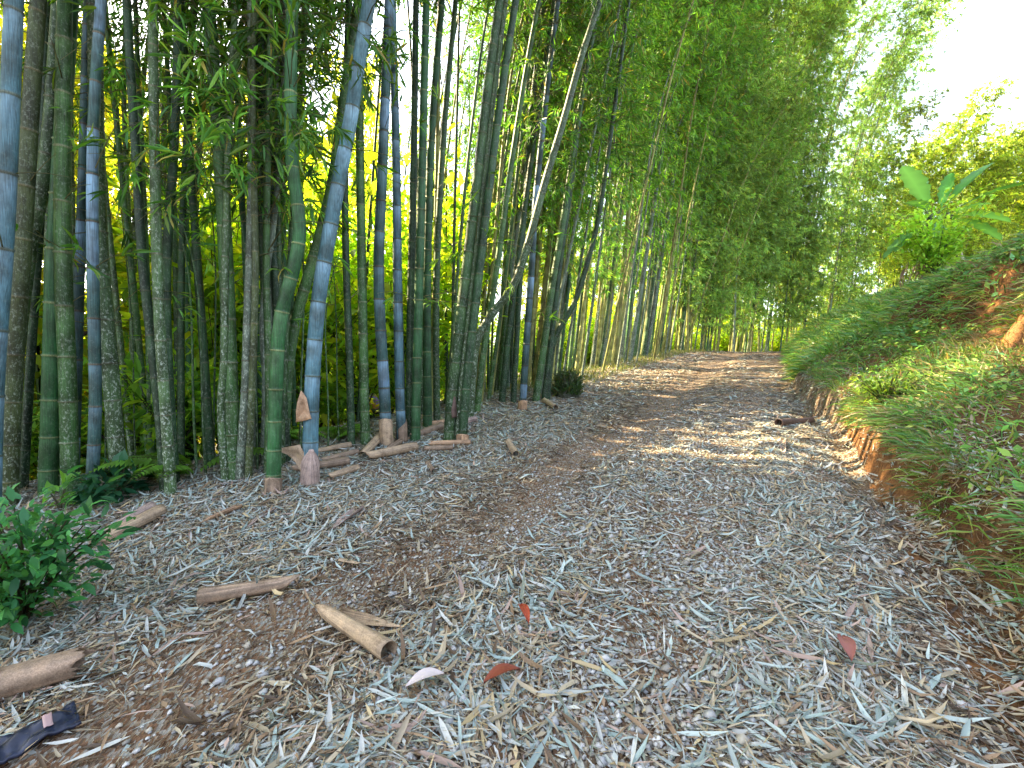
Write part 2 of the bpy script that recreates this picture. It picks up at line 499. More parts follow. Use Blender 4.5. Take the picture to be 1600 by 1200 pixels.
# ------------------------------------------------------------------ bank vegetation
def build_bank():
    rng = np.random.default_rng(8)
    g = Geo()
    def blades(n, s0, s1, u0, u1, lmin, lmax, w, keep, cols):
        s = s0 + (s1 - s0) * rng.random(n) ** 1.35
        foot = np.interp(s, [3, 6, 12, 20], [1.05, .85, .35, .15])
        u = rng.uniform(u0, u1, n); t = foot + u
        x, y = xy_of(s, t)
        k = keep(s, u, x, y) > rng.random(n)
        x, y, s, u = x[k], y[k], s[k], u[k]; m = len(x)
        nr = ground_normal(x, y)
        down = unit(np.stack([-NX * np.ones(m), -NY * np.ones(m), np.zeros(m)], -1))
        sw = np.stack([vnoise(x * 2, y * 2, 61), vnoise(x * 2, y * 2, 62), 0 * x], -1) * 2.2
        D = unit(nr * .8 + sw + down * rng.uniform(-.2, .6, (m, 1)) + rng.normal(0, .55, (m, 3)))
        L = rng.uniform(lmin, lmax, m); W = L * w * rng.uniform(.7, 1.4, m)
        P = np.stack([x, y, H(x, y) - .01], -1)
        Nn = unit(np.cross(D, rng.normal(0, 1, (m, 3))))
        S = np.cross(D, Nn)
        mid = P + D * L[:, None] * .55
        tip = mid + unit(D + down * rng.uniform(0, .6, (m, 1)) - np.array([0, 0, .6])) * L[:, None] * .5
        h = W[:, None] / 2
        V = np.stack([P - S * h * .7, P + S * h * .7, mid + S * h, mid - S * h, tip], 1)
        i = np.arange(m)[:, None] * 5
        C = cols[rng.integers(0, len(cols), m)] * rng.uniform(.65, 1.3, (m, 1))
        g.add(V.reshape(-1, 3), quads=i + np.array([0, 1, 2, 3]), tris=i + np.array([3, 2, 4]), C=np.repeat(C, 5, 0))
    green = np.array([(.10, .26, .04), (.14, .32, .045), (.075, .18, .04), (.19, .33, .06), (.28, .33, .08), (.11, .28, .10)])
    dry = np.array([(.22, .16, .07), (.17, .11, .05), (.28, .22, .11), (.12, .14, .05)])
    patch = lambda x, y: np.clip(.38 + 2.4 * vnoise(x * .9, y * .9, 41) + .9 * vnoise(x * 2.6, y * 2.6, 42), 0, 1)
    def keep_low(s, u, x, y): return np.where((u > .08) & (u < 1.3), (.15 + .85 * patch(x, y)), 0) * np.where(s > 11, .9, 1)
    def keep_soil(s, u, x, y): return np.where((u > 1.25) & (u < 2.1) & (s < 9.5), .10 + .15 * patch(x, y), np.where(s >= 9.5, .8, 0))
    def keep_up(s, u, x, y): return np.where(u > 1.95, .22 + .78 * patch(x, y), 0)
    blades(34000, 2.5, 14, .05, 1.35, .07, .26, .05, keep_low, green)
    blades(9000, 2.5, 14, .05, 1.5, .10, .34, .04, keep_low, dry)
    blades(14000, 2.5, 14, 1.2, 2.1, .10, .30, .05, keep_soil, green)
    blades(5000, 2.5, 14, 1.2, 2.1, .1, .35, .04, lambda s, u, x, y: np.where(s < 10, .8, .2), dry)
    blades(62000, 2.5, 16, 1.9, 5.5, .08, .30, .055, keep_up, green)
    blades(50000, 12, 38, .0, 5.5, .2, .46, .07, lambda s, u, x, y: .5 + .5 * patch(x, y), green)
    hang = lambda s, u, x, y: np.where(vnoise(s * 2.3, s * 0, 71) > -.25, .9, .15)
    blades(1600, 4.6, 13, .06, .30, .10, .28, .035, hang, np.concatenate([dry, green]))
    blades(9000, 3, 20, 1.9, 4, .1, .4, .05, keep_up, dry)
    # small broad weeds between the grass
    def weeds(n, s0, s1, u0, u1, lmin, lmax):
        s = s0 + (s1 - s0) * rng.random(n) ** 1.3; foot = np.interp(s, [3, 6, 12, 20], [1.05, .85, .35, .15])
        u = rng.uniform(u0, u1, n); x, y = xy_of(s, foot + u)
        k = (patch(x + 7, y) > rng.random(n)) & ~((u > 1.25) & (u < 1.95) & (s < 9))
        x, y = x[k], y[k]; m = len(x)
        nr = unit(ground_normal(x, y) + rng.normal(0, .4, (m, 3)))
        D = unit(np.cross(nr, rng.normal(0, 1, (m, 3))))
        L = rng.uniform(lmin, lmax, m)
        C = green[rng.integers(0, 6, m)] * rng.uniform(.7, 1.5, (m, 1))
        diamond_leaves(g, np.stack([x, y, H(x, y) + rng.uniform(.03, .18, m)], -1), D, nr, L, L * .45, C)
    weeds(46000, 2.5, 18, .1, 5, .03, .10)
    weeds(20000, 9, 34, .1, 5, .06, .15)
    o = tag(link("bank_grass", g.mesh("bank_grass", M_GRASS)), kind="stuff")
    o["label"] = "grass and small weeds covering the cut bank"; o["category"] = "grass"
    # short tufts on the left verge by the far culms
    g2 = Geo(); n = 9000
    s = rng.uniform(9, 30, n); t = edge_left(s) + rng.uniform(-1.5, .9, n); x, y = xy_of(s, t)
    D = unit(np.array([0, 0, 1.]) + rng.normal(0, .5, (n, 3))); L = rng.uniform(.06, .22, n)
    C = np.array([(.16, .19, .05), (.20, .18, .07), (.10, .15, .04)])[rng.integers(0, 3, n)]
    diamond_leaves(g2, np.stack([x, y, H(x, y)], -1), D, unit(np.cross(D, rng.normal(0, 1, (n, 3)))), L, L * .1, C)
    o = tag(link("verge_grass", g2.mesh("verge_grass", M_GRASS)), kind="stuff")
    o["label"] = "short thin grass along the left verge"; o["category"] = "grass"
build_bank()

# ------------------------------------------------------------------ bamboo
STYLES = {  # base, wax under the node, node ring, lichen
    'blue':   ((.055, .13, .155), (.19, .32, .41), (.10, .13, .10), .18),
    'band':   ((.018, .05, .042), (.085, .145, .18), (.08, .07, .05), .15),
    'green':  ((.016, .07, .02), (.05, .12, .05), (.16, .20, .09), .12),
    'dark':   ((.012, .038, .012), (.028, .068, .024), (.07, .085, .045), .35),
    'mid':    ((.028, .078, .018), (.065, .135, .04), (.13, .16, .085), .55),
    'lichen': ((.038, .076, .024), (.06, .105, .04), (.10, .11, .065), 1.2),
    'brown':  ((.032, .046, .014), (.055, .074, .022), (.10, .10, .05), .55),
    'grey':   ((.085, .115, .08), (.14, .18, .13), (.12, .12, .085), 1.1),
    'pale':   ((.20, .21, .05), (.30, .30, .10), (.22, .19, .08), .2),
}

def catmull(P, n):
    P = np.asarray(P, float)
    if len(P) == 2:
        k = np.linspace(0, 1, n)[:, None]
        return P[0] * (1 - k) + P[1] * k
    Q = np.concatenate([[2 * P[0] - P[1]], P, [2 * P[-1] - P[-2]]])
    out = []
    ns = len(P) - 1
    for u in np.linspace(0, ns, n):
        i = min(int(u), ns - 1); t = u - i
        a, b, c, d = Q[i:i + 4]
        out.append(.5 * (2 * b + (c - a) * t + (2 * a - 5 * b + 4 * c - d) * t * t + (3 * b - a - 3 * c + d) * t ** 3))
    return np.array(out)

def resample(P, step):
    seg = np.linalg.norm(np.diff(P, axis=0), axis=1)
    d = np.concatenate([[0], np.cumsum(seg)])
    return d, d[-1]

def stem_geo(path, r0, style, spacing, rng, sides=10):
    base, wax, node, lich = [np.array(c) if isinstance(c, tuple) else c for c in STYLES[style]]
    d, total = resample(path, .1)
    hs, fr, ix = [], [], []
    h, i = 0.0, 0
    fs = (0, .03, .08, .35, .7, .9, .965, .985)
    if spacing <= 0: spacing = .4
    while h < total:
        sp = spacing * (0.55 + .45 * min(1, i / 4)) * rng.uniform(.92, 1.08)
        for f in fs:
            hs.append(h + f * sp); fr.append(f); ix.append(i)
        h += sp; i += 1
    hs = np.array(hs); fr = np.array(fr); ix = np.array(ix)
    k = hs < total; hs, fr, ix = hs[k], fr[k], ix[k]
    P = np.stack([np.interp(hs, d, path[:, c]) for c in range(3)], -1)
    R = r0 * np.maximum(1 - (hs / total) ** 1.6, .06) * (1 + .12 * np.exp(-hs / .25))
    bulge = np.select([fr == 0, fr == .03, fr == .985], [1.13, .975, 1.05], 1.0)
    R = R * bulge
    mixw = np.clip(np.interp(fr, [0, .03, .08, .35, .7, .9, .965, .985], [0, .0, .0, .12, .45, .85, 1, .5]), 0, 1)
    rr = rng.uniform(.55, 1.15, ix.max() + 1)[ix]
    C = base[None] * (1 - mixw[:, None] * rr[:, None]) + wax[None] * mixw[:, None] * rr[:, None]
    C = np.where((fr == 0)[:, None] | (fr == .985)[:, None], node[None], C)
    C = C * rng.uniform(.85, 1.15, (ix.max() + 1, 1))[ix]
    if style == 'band':
        on = (rng.random(ix.max() + 1) < .33)[ix] & (fr > .05) & (fr < .97)
        C = np.where(on[:, None], np.array((.13, .22, .30)) * (.6 + .6 * fr[:, None]), C)
    lowlich = np.clip(1.25 - hs / 3.0, .45, 1.25)
    C4 = np.concatenate([np.clip(C, 0, 1), (lich * lowlich)[:, None]], 1)
    g = Geo(); tube(g, P, R, C4, sides, cap=True)
    return g, hs[fr == 0], P[fr == 0], R[fr == 0], total

GREENS = np.array([(.07, .21, .025), (.09, .25, .03), (.05, .16, .025), (.13, .28, .03), (.16, .28, .035), (.045, .14, .03)])

def foliage_geo(P, hs, total, rng, nb=4, m=26, Lb=1.3, leaf=(.12, .22), wr=.14, lance=False, bias=None, cols=GREENS, droop=.55, bare=0.0, low=.5, clump=.0, topfull=1.35):
    """branches and leaves carried by the nodes P (heights hs)"""
    g = Geo()
    M = len(P)
    if M == 0: return None
    cnt = np.clip(rng.poisson(nb, M), 1, None)
    if clump > 0: cnt = np.where(vnoise(hs * clump, hs * 0 + rng.uniform(0, 99), 3) > -.12, cnt + 1, np.maximum(cnt // 3, 0))
    idx = np.repeat(np.arange(M), cnt)
    B = len(idx)
    if B == 0: return None
    az = rng.uniform(0, 2 * math.pi, B)
    el = rng.uniform(-.15, .95, B)
    d0 = np.stack([np.cos(az) * np.cos(el), np.sin(az) * np.cos(el), np.sin(el)], -1)
    if bias is not None: d0 = unit(d0 + np.asarray(bias) * rng.uniform(0, 1, (B, 1)))
    q = (hs[idx] - hs[0]) / max(total - hs[0], .1)
    L = Lb * rng.uniform(.45, 1.1, B) * np.clip(low + (1 - low) * q * 3, 0, 1) * np.clip(topfull - q, topfull - 1, 1)
    dr = droop * rng.uniform(.5, 1.2, B) * L
    tau = np.linspace(0, 1, 4)
    A = P[idx][:, None] + d0[:, None] * (L[:, None] * tau[None])[..., None] - np.array([0, 0, 1.]) * (dr[:, None] * tau[None] ** 2)[..., None]
    Rr = np.linspace(.0065, .002, 4)[None] * (.7 + .4 * L[:, None])
    twig_strips(g, A, Rr, np.array([.12, .12, .055]))
    has = rng.random(B) > bare
    tb = np.repeat(np.arange(B)[has], np.clip(rng.poisson(m / 7.0 * np.clip(L[has] / Lb, .3, 1)), 1, None))     # leafy twigs
    nt_ = len(tb)
    tt = rng.uniform(.15, 1, nt_) ** .7
    tp = P[idx][tb] + d0[tb] * (L[tb] * tt)[:, None] - np.array([0, 0, 1.]) * (dr[tb] * tt * tt)[:, None] + rng.normal(0, .05, (nt_, 3))
    td = unit(d0[tb] * .7 + rng.normal(0, .6, (nt_, 3)) + np.array([0, 0, -.45]))
    tl = rng.uniform(.12, .38, nt_)
    twig_strips(g, np.stack([tp, tp + td * (tl * .6)[:, None], tp + td * tl[:, None]], 1), np.array([[.003, .0022, .0015]]) * np.ones((nt_, 1)), np.array([.11, .14, .05]))
    ti = np.repeat(np.arange(nt_), np.clip(rng.poisson(7, nt_), 3, None))
    bi = tb[ti]; n = len(bi)
    kk = rng.uniform(.1, 1, n)
    pos = tp[ti] + td[ti] * (tl[ti] * kk)[:, None]
    D = unit(td[ti] * .9 + rng.normal(0, .42, (n, 3)) + np.array([0, 0, -.25]))
    Nn = unit(rng.normal(0, .6, (n, 3)) + np.array([0, 0, 1.]))
    LL = rng.uniform(leaf[0], leaf[1], n)
    bc = rng.uniform(.6, 1.45, B)
    C = cols[rng.integers(0, len(cols), n)] * (rng.uniform(.75, 1.25, (n, 1)) * bc[bi][:, None])
    yl = rng.random(n) < .04
    C = np.where(yl[:, None], np.array((.30, .26, .06)), C)
    f = lance_leaves if lance else diamond_leaves
    if lance: f(g, pos, D, Nn, LL, LL * wr, C, curl=-np.abs(rng.normal(.15, .15, n)))
    else: f(g, pos, D, Nn, LL, LL * wr, C, .14)
    return g

NV = np.array([NX, NY, 0.0])

def extend_path(W, total_h, rng, lean=0.0):
    W = list(W)
    tan = unit(W[-1] - W[-2])
    L = sum(np.linalg.norm(W[i + 1] - W[i]) for i in range(len(W) - 1))
    while L < total_h:
        f = L / total_h
        tan = unit(tan + NV * (.02 + lean + .10 * max(0, f - .55)) + np.array([0, 0, .05 - .16 * max(0, f - .6)]) + np.append(rng.normal(0, .015, 2), 0))
        W.append(W[-1] + tan * .8); L += .8
    return np.array(W)

# (label, style, width px at base, fol. start m, points from the base up)
FRONT = [
 ("pale blue waxy culm standing at the left edge of the photo", 'blue', 38, 6, [(-17, 850), (-10, 600), (4, 400), (12, 250), (22, 0)], .62),
 ("dark brown culm just behind the pale blue edge culm", 'brown', 34, 6, [(12, 792), (22, 560), (34, 400), (46, 200), (60, 0)], .5),
 ("grey lichen covered culm crossing the dark brown one near the left edge", 'lichen', 30, 6, [(6, 775), (20, 600), (44, 400), (74, 240), (92, 0)], .5),
 ("thin shaded culm beside the foot of the grey lichen culm", 'dark', 17, 6, [(36, 765), (48, 560), (63, 330), (70, 100), (74, 0)], .4),
 ("thick dark green culm with smooth bark, left one of a touching pair", 'green', 33, 6, [(76, 772), (80, 600), (85, 430), (92, 300), (104, 100), (111, 0)], .5),
 ("thick speckled culm, right one of a touching pair", 'mid', 31, 6, [(110, 776), (106, 600), (99, 420), (98, 240), (101, 0)], .5),
 ("blue banded culm half hidden behind the speckled pair", 'band', 20, 6, [(114, 755), (119, 600), (124, 430), (130, 280), (134, 120), (138, 0)], .5),
 ("tall lichen spotted culm with a bowed foot, right of the blue banded one", 'lichen', 29, 6, [(187, 762), (172, 570), (157, 400), (151, 210), (148, 0)], .45),
 ("blackish culm with one pale blue ring in front of the bowed lichen culm", 'band', 22, 6, [(143, 777), (149, 640), (148, 550), (145, 400), (146, 200), (158, 0)], .45),
 ("dark green culm leaning into a crossing, foot set back in the ferns", 'dark', 21, 6, [(192, 706), (196, 520), (207, 400), (220, 310), (231, 240), (246, 120), (272, 0)], .45),
 ("slim dark culm of the crossing that bows left toward its top", 'dark', 17, 6, [(258, 768), (250, 660), (235, 520), (222, 400), (213, 250), (205, 130), (198, 0)], .4),
 ("lichen splashed culm with a white flecked foot beside the crossing", 'lichen', 19, 6, [(267, 772), (262, 690), (250, 520), (245, 400), (241, 200), (238, 0)], .4),
 ("plain dark culm directly right of the crossing culms", 'dark', 17, 3.0, [(273, 755), (262, 560), (260, 420), (270, 260), (277, 100), (277, 0)], .4),
 ("smooth olive green culm standing clear, foot flanked by grey canes", 'mid', 25, 3.0, [(366, 748), (360, 600), (354, 430), (345, 260), (333, 100), (325, 0)], .45),
 ("whitish mottled cane leaning against the olive green culm", 'lichen', 13, 5, [(352, 752), (345, 640), (350, 560), (352, 400), (358, 200), (368, 0)], .35),
 ("silver grey lichen cane just right of the olive green culm", 'grey', 15, 3.0, [(374, 750), (383, 620), (387, 500), (391, 380), (393, 200), (392, 0)], .35),
 ("brownish cane close behind the silver grey cane", 'brown', 12, 5, [(388, 748), (394, 600), (399, 430), (396, 250), (394, 80), (398, 0)], .35),
 ("knobbly light cane with a bent middle left of the deep green curved culm", 'grey', 10, 3.0, [(411, 730), (414, 600), (410, 500), (418, 420), (430, 330), (440, 200), (446, 0)], .32),
 ("narrow olive cane between the bent light cane and the curved culm", 'mid', 12, 5, [(418, 742), (420, 600), (416, 430), (418, 250), (424, 0)], .35),
 ("deep green culm with an S shaped curve and pale node rings", 'green', 23, 2.9, [(427, 768), (430, 650), (433, 560), (440, 490), (461, 410), (468, 350), (456, 250), (454, 140), (457, 0)], .36),
 ("olive culm crossing behind the pale blue leaning culm", 'mid', 19, 4.5, [(441, 715), (450, 580), (462, 500), (482, 430), (503, 355), (522, 270), (538, 150), (560, 0)], .42),
 ("pale blue leaning culm with brown sheaths still clasping its foot", 'blue', 25, 4.5, [(484, 757), (486, 650), (490, 560), (499, 460), (512, 380), (530, 280), (548, 185), (562, 90), (577, 0)], .4),
 ("thin dark culm alone in front of bright green leaves", 'dark', 12, 5, [(549, 696), (546, 560), (541, 420), (539, 300), (540, 150), (545, 0)], .4),
 ("mid green culm just left of the stooping person", 'mid', 15, 5, [(571, 694), (568, 550), (565, 400), (562, 200), (560, 0)], .4),
 ("blue green culm with a brown sheathed foot right of the stooping person", 'band', 18, 6.4, [(604, 696), (600, 600), (594, 500), (592, 400), (598, 250), (604, 100), (608, 0)], .42),
 ("light blue culm banded with grey behind the brown sheath pile", 'blue', 15, 6.4, [(628, 690), (624, 600), (621, 430), (620, 300), (616, 120), (612, 0)], .42),
 ("bright green culm with a cut looking node near its foot in the clump", 'green', 15, 6.4, [(649, 688), (652, 560), (656, 400), (661, 200), (666, 0)], .4),
 ("dark green culm second in the clump above the sheath pile", 'dark', 13, 6.4, [(640, 682), (641, 520), (645, 330), (648, 150), (650, 0)], .4),
 ("emerald culm on the right side of the clump above the sheath pile", 'green', 14, 6.4, [(668, 668), (667, 520), (668, 400), (674, 220), (690, 0)], .4),
 ("shaded culm in the gap right of the emerald culm", 'mid', 11, 6.4, [(683, 665), (681, 520), (684, 380), (694, 200), (712, 0)], .4),
 ("stout grey green culm leaning right with a frayed foot", 'mid', 17, 6.4, [(701, 691), (706, 620), (716, 530), (730, 410), (748, 260), (764, 120), (781, 0)], .4),
 ("white streaked slim culm alongside the stout leaning culm", 'lichen', 11, 6.4, [(714, 690), (722, 590), (735, 460), (756, 280), (772, 140), (790, 0)], .4),
 ("dark straight leaning culm with a red brown foot", 'dark', 14, 6.4, [(722, 692), (730, 590), (745, 460), (766, 280), (786, 130), (806, 0)], .4),
 ("long pale culm with a sharp kink low down, sweeping up to the right", 'lichen', 13, 6.4, [(733, 660), (738, 590), (746, 530), (772, 487), (800, 450), (822, 392), (850, 290), (880, 190), (908, 90), (938, 0)], .4),
 ("pencil thin olive culm rising behind the kinked culm", 'mid', 10, 6.4, [(745, 645), (757, 540), (776, 420), (800, 250), (822, 110), (842, 0)], .4),
 ("dusky culm between the kinked culm and the blue tinged one", 'dark', 10, 6.4, [(784, 628), (795, 520), (810, 400), (826, 280), (850, 110), (866, 0)], .4),
 ("blackish straight culm left neighbour of the blue tinged one", 'dark', 9, 4.6, [(802, 628), (808, 520), (815, 400), (826, 240), (842, 60), (850, 0)], .4),
 ("blue tinged culm with a rusty foot at the verge", 'band', 11, 4.4, [(816, 640), (821, 560), (830, 430), (838, 300), (856, 130), (872, 0)], .42),
 ("slender leaning culm near the mossy stump, left of a close pair", 'mid', 11, 4.2, [(837, 627), (850, 540), (864, 440), (876, 370), (894, 250), (916, 110), (938, 0)], .4),
 ("slender culm near the mossy stump, right of a close pair", 'dark', 9, 4.2, [(850, 626), (858, 560), (868, 470), (878, 390), (892, 290), (908, 160), (926, 0)], .4),
 ("bow shaped dark culm arching right just before the mossy stump", 'dark', 9, 3.4, [(855, 624), (861, 560), (870, 522), (898, 472), (920, 402), (935, 340), (950, 240), (975, 60)], .38),
]

def thing_culm(label, style, wpx, fol, pts, spacing, seed, tall=14.0):
    rng = np.random.default_rng(seed)
    b = on_ground(*pts[0])
    Y = b[1]
    W = [b] + [at_depth(u, v, Y) for u, v in pts[1:]]
    cosv = 1 / math.sqrt(1 + ((pts[0][0] - 800) / F) ** 2)
    r0 = .5 * wpx / F * Y * cosv
    dense = catmull(W, 60)
    dense[0, 2] -= .05
    path = np.concatenate([dense, extend_path(dense[-2:], max(tall - (dense[-1][2] - b[2]), 3), rng)[2:]])
    g, hs, P, R, total = stem_geo(path, r0, style, spacing, rng, 14)
    o = empty("bamboo_culm", b, label, "bamboo", "bamboo culms of the near row")
    link("stem", g.mesh("stem", M_CULM, True, b), o)
    k = P[:, 2] - b[2] > fol
    near = Y < 7.5
    f = foliage_geo(P[k], (P[:, 2] - b[2])[k], total, rng, nb=6.0, m=34, Lb=1.5, leaf=(.15, .27), lance=near, droop=.6, bare=.12, wr=.12)
    k2 = (P[:, 2] - b[2] > 1.6) & (P[:, 2] - b[2] <= fol) & (rng.random(len(P)) < .45)
    if k2.any():
        f2 = foliage_geo(P[k2], (P[:, 2] - b[2])[k2], total, rng, nb=1.0, m=6, Lb=.9, leaf=(.12, .24), lance=True, droop=.25, bare=.5, low=1, wr=.13)
        if f2:
            off = f.n
            f.V += f2.V; f.C += f2.C; f.Q += [q + off for q in f2.Q]; f.T += [q + off for q in f2.T]; f.n += f2.n
    link("foliage", f.mesh("foliage", M_LEAF, False, b), o)
    return o, b, r0, W

front = {}
for i, (lab, sty, w, fol, pts, sp) in enumerate(FRONT):
    front[i] = thing_culm(lab, sty, w, fol, pts, sp, 100 + i)

# --- prototypes for the rows behind and beyond
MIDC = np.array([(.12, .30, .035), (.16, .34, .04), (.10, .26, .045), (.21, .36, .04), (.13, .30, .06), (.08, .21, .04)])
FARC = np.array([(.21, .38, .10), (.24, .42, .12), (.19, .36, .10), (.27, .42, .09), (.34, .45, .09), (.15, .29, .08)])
SUNTINT_C = np.array([(.34, .46, .05), (.42, .48, .06), (.26, .40, .06), (.18, .32, .06)])  # sunlight on the far right crowns, put into the leaf colour as yellow
def proto_culm(name, style, Hh, r0, lean, fol, seed, nb, m, Lb, leaf, wr, group, label, cols=GREENS, sides=7, clump=.5, low=.45, mat=None, topfull=1.5):
    mat = mat or M_FAR
    rng = np.random.default_rng(seed)
    n = 46
    h = np.linspace(0, 1, n)
    x = lean * Hh * h + .22 * Hh * np.clip(h - .45, 0, 1) ** 2 * 1.9 + .10 * np.sin(h * rng.uniform(3, 7) + rng.uniform(0, 6)) * h
    y = .12 * np.sin(h * rng.uniform(3, 8) + rng.uniform(0, 6)) * h + .03 * Hh * rng.normal() * h * h
    z = Hh * h - .14 * Hh * np.clip(h - .6, 0, 1) ** 2 * 2
    path = np.stack([x, y, z - .05], -1)
    g, hs, P, R, total = stem_geo(path, r0, style, .42, rng, sides)
    o = empty("bamboo_culm", (0, 0, 0), label, "bamboo", group)
    link("stem", g.mesh("stem", M_CULM, True), o)
    k = P[:, 2] > fol
    f = foliage_geo(P[k], hs[k], total, rng, nb=nb, m=m, Lb=Lb, leaf=leaf, wr=wr, cols=cols, bias=(.35, 0, 0), clump=clump, low=low, topfull=topfull)
    link("foliage", f.mesh("foliage", mat), o)
    return o

ROADROT = math.atan2(NY, NX)
used = set()
def scatter(protos, spots, labels_group, rng, zs=(.85, 1.15), spread=.6):
    for (x, y) in spots:
        if hides_person((x, y)): continue
        k = int(rng.integers(0, len(protos)))
        loc = (x, y, hz(x, y)); rz = ROADROT + rng.normal(0, spread); sc = zs(x, y) if callable(zs) else rng.uniform(*zs)
        p = protos[k]
        if k not in used_of(protos):
            used_of(protos).add(k); p.location = loc; p.rotation_euler = (0, 0, rz); p.scale = (sc,) * 3
            o = p
        else: o = copy_tree(p, loc, rz, (sc,) * 3)
        o["label"], o["group"] = labels_group
_used = {}
def used_of(protos): return _used.setdefault(id(protos), set())
def hides_person(q):
    u = q[0] / max(q[1], .1) * F + 800
    return 562 < u < 612 and q[1] < 14.4

def prune(protos):
    for k, p in enumerate(protos):
        if k not in used_of(protos):
            for c in list(p.children): bpy.data.objects.remove(c)
            bpy.data.objects.remove(p)

rng = np.random.default_rng(77)
# thin canes behind the near row
L1 = ("slender shaded cane crowded behind the near row of culms", "slender canes behind the near row")
thin = [proto_culm("c", st, rng.uniform(10, 14), rng.uniform(.030, .05), rng.uniform(-.02, .07), rng.uniform(3.2, 5), 300 + i, 2.6, 22, 1.2, (.14, .24), .13, L1[1], L1[0])
        for i, st in enumerate(['mid', 'dark', 'dark', 'lichen', 'mid', 'green', 'grey'])]
spots = []
for _ in range(48):
    s = rng.uniform(2.0, 12.5); t = edge_left(s) - rng.uniform(.3, 3.4)
    spots.append(xy_of(s, t))
for _ in range(14):
    u = rng.uniform(385, 450); p = on_ground(u, rng.uniform(690, 735)); spots.append((p[0], p[1]))
spots = [(float(a), float(b)) for a, b in spots if not (a / b * F + 800 > 470 and a / b * F + 800 < 600 and b < 11)]
in_gap = lambda q: 5.4 < st_of(q[0], q[1])[0] < 8.2
gap_spots = [q for q in spots if in_gap(q)]
scatter(thin, [q for q in spots if not in_gap(q)], L1, rng, spread=.8); prune(thin)
bare = [proto_culm("c", st, rng.uniform(12, 15), rng.uniform(.030, .05), rng.uniform(-.01, .08), 7.2, 320 + i, 2.6, 22, 1.2, (.14, .24), .13, L1[1], L1[0]) for i, st in enumerate(['mid', 'dark', 'lichen', 'green'])]
scatter(bare, gap_spots, L1, rng, spread=.8); prune(bare)
L1c = ("whip thin upright shoot between the thick left culms", "thin upright shoots")
shoots = [proto_culm("c", 'mid', rng.uniform(4, 6), rng.uniform(.010, .016), rng.uniform(-.05, .06), 1.6, 380 + i, 1.3, 8, .7, (.10, .2), .13, L1c[1], L1c[0], cols=MIDC, clump=0, low=.8) for i in range(3)]
spots = []
for (u, v) in [(322, 742), (308, 735), (296, 720), (334, 728), (232, 735), (214, 742), (165, 748), (470, 712), (512, 700), (530, 692), (402, 735), (150, 740)]:
    q = on_ground(u, v); spots.append((q[0], q[1]))
scatter(shoots, spots, L1c, rng, spread=1.5); prune(shoots)
L1b = ("slim leaning cane in the packed stand beyond the sheath pile", "leaning canes of the packed stand")
thin2 = [proto_culm("c", st, rng.uniform(12, 16), rng.uniform(.032, .05), rng.uniform(.06, .17), rng.uniform(3.2, 4.6), 340 + i, 2.6, 24, 1.3, (.14, .26), .13, L1b[1], L1b[0], cols=MIDC)
        for i, st in enumerate(['mid', 'pale', 'dark', 'lichen', 'pale', 'mid'])]
spots = []
for _ in range(36):
    s = rng.uniform(6.0, 11.5); spots.append(tuple(float(q) for q in xy_of(s, edge_left(s) + rng.uniform(-2.2, .15))))
bare2 = [proto_culm("c", st, rng.uniform(12, 16), rng.uniform(.032, .05), rng.uniform(.06, .17), 7.2, 350 + i, 2.6, 24, 1.3, (.14, .26), .13, L1b[1], L1b[0], cols=MIDC) for i, st in enumerate(['mid', 'pale', 'dark'])]
scatter(bare2, [q for q in spots if in_gap(q)], L1b, rng, spread=.4); prune(bare2)
scatter(thin2, [q for q in spots if not in_gap(q)], L1b, rng, spread=.4); prune(thin2)

# clumps along the track
L2 = ("pale bamboo culm in the dense row leaning over the left verge", "culms of the dense middle row")
L3 = ("distant bamboo culm where the track bends out of sight", "culms beyond the bend")
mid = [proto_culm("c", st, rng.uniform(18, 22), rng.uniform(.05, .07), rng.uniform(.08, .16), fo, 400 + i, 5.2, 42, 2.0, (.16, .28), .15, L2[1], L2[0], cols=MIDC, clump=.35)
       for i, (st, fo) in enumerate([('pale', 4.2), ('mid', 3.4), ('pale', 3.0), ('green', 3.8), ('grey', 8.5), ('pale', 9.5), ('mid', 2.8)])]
spots = []
for c in range(16):
    s0 = 9.8 + c * 1.14 + rng.uniform(-.3, .3); t0 = edge_left(s0) + rng.uniform(-.7, .2)
    for _ in range(5):
        spots.append(xy_of(s0 + rng.normal(0, .45), t0 - abs(rng.normal(0, .7))))
scatter(mid, spots, L2, rng, zs=lambda x, y: rng.uniform(.88, 1.15) * (1.28 if st_of(x, y)[0] > 16.5 else 1), spread=.35); prune(mid)
L2b = ("bare pale stalk leaning far out over the track from the dense row", "leaning stalks over the track")
stalks = [proto_culm("c", st, rng.uniform(15, 19), rng.uniform(.036, .05), le, fo, 470 + i, 4.2, 30, 1.5, (.16, .28), .15, L2b[1], L2b[0], cols=MIDC)
          for i, (st, le, fo) in enumerate([('grey', .20, 8.5), ('pale', .26, 10), ('pale', .32, 9), ('grey', .15, 10)])]
spots = []
for c in range(15):
    s0 = 9.5 + c * 1.5 + rng.uniform(-.4, .4); spots.append(xy_of(s0, edge_left(s0) + rng.uniform(.1, .5)))
scatter(stalks, spots, L2b, rng, spread=.35); prune(stalks)
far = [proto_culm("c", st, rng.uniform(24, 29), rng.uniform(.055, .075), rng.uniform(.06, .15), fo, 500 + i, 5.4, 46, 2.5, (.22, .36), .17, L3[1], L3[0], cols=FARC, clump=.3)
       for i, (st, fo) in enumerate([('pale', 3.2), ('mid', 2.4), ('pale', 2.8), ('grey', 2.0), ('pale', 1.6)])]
L4 = ("bamboo culm with sunlight painted into its yellow green leaves rising behind the right bank", "culms with painted golden sunlight behind the bank")
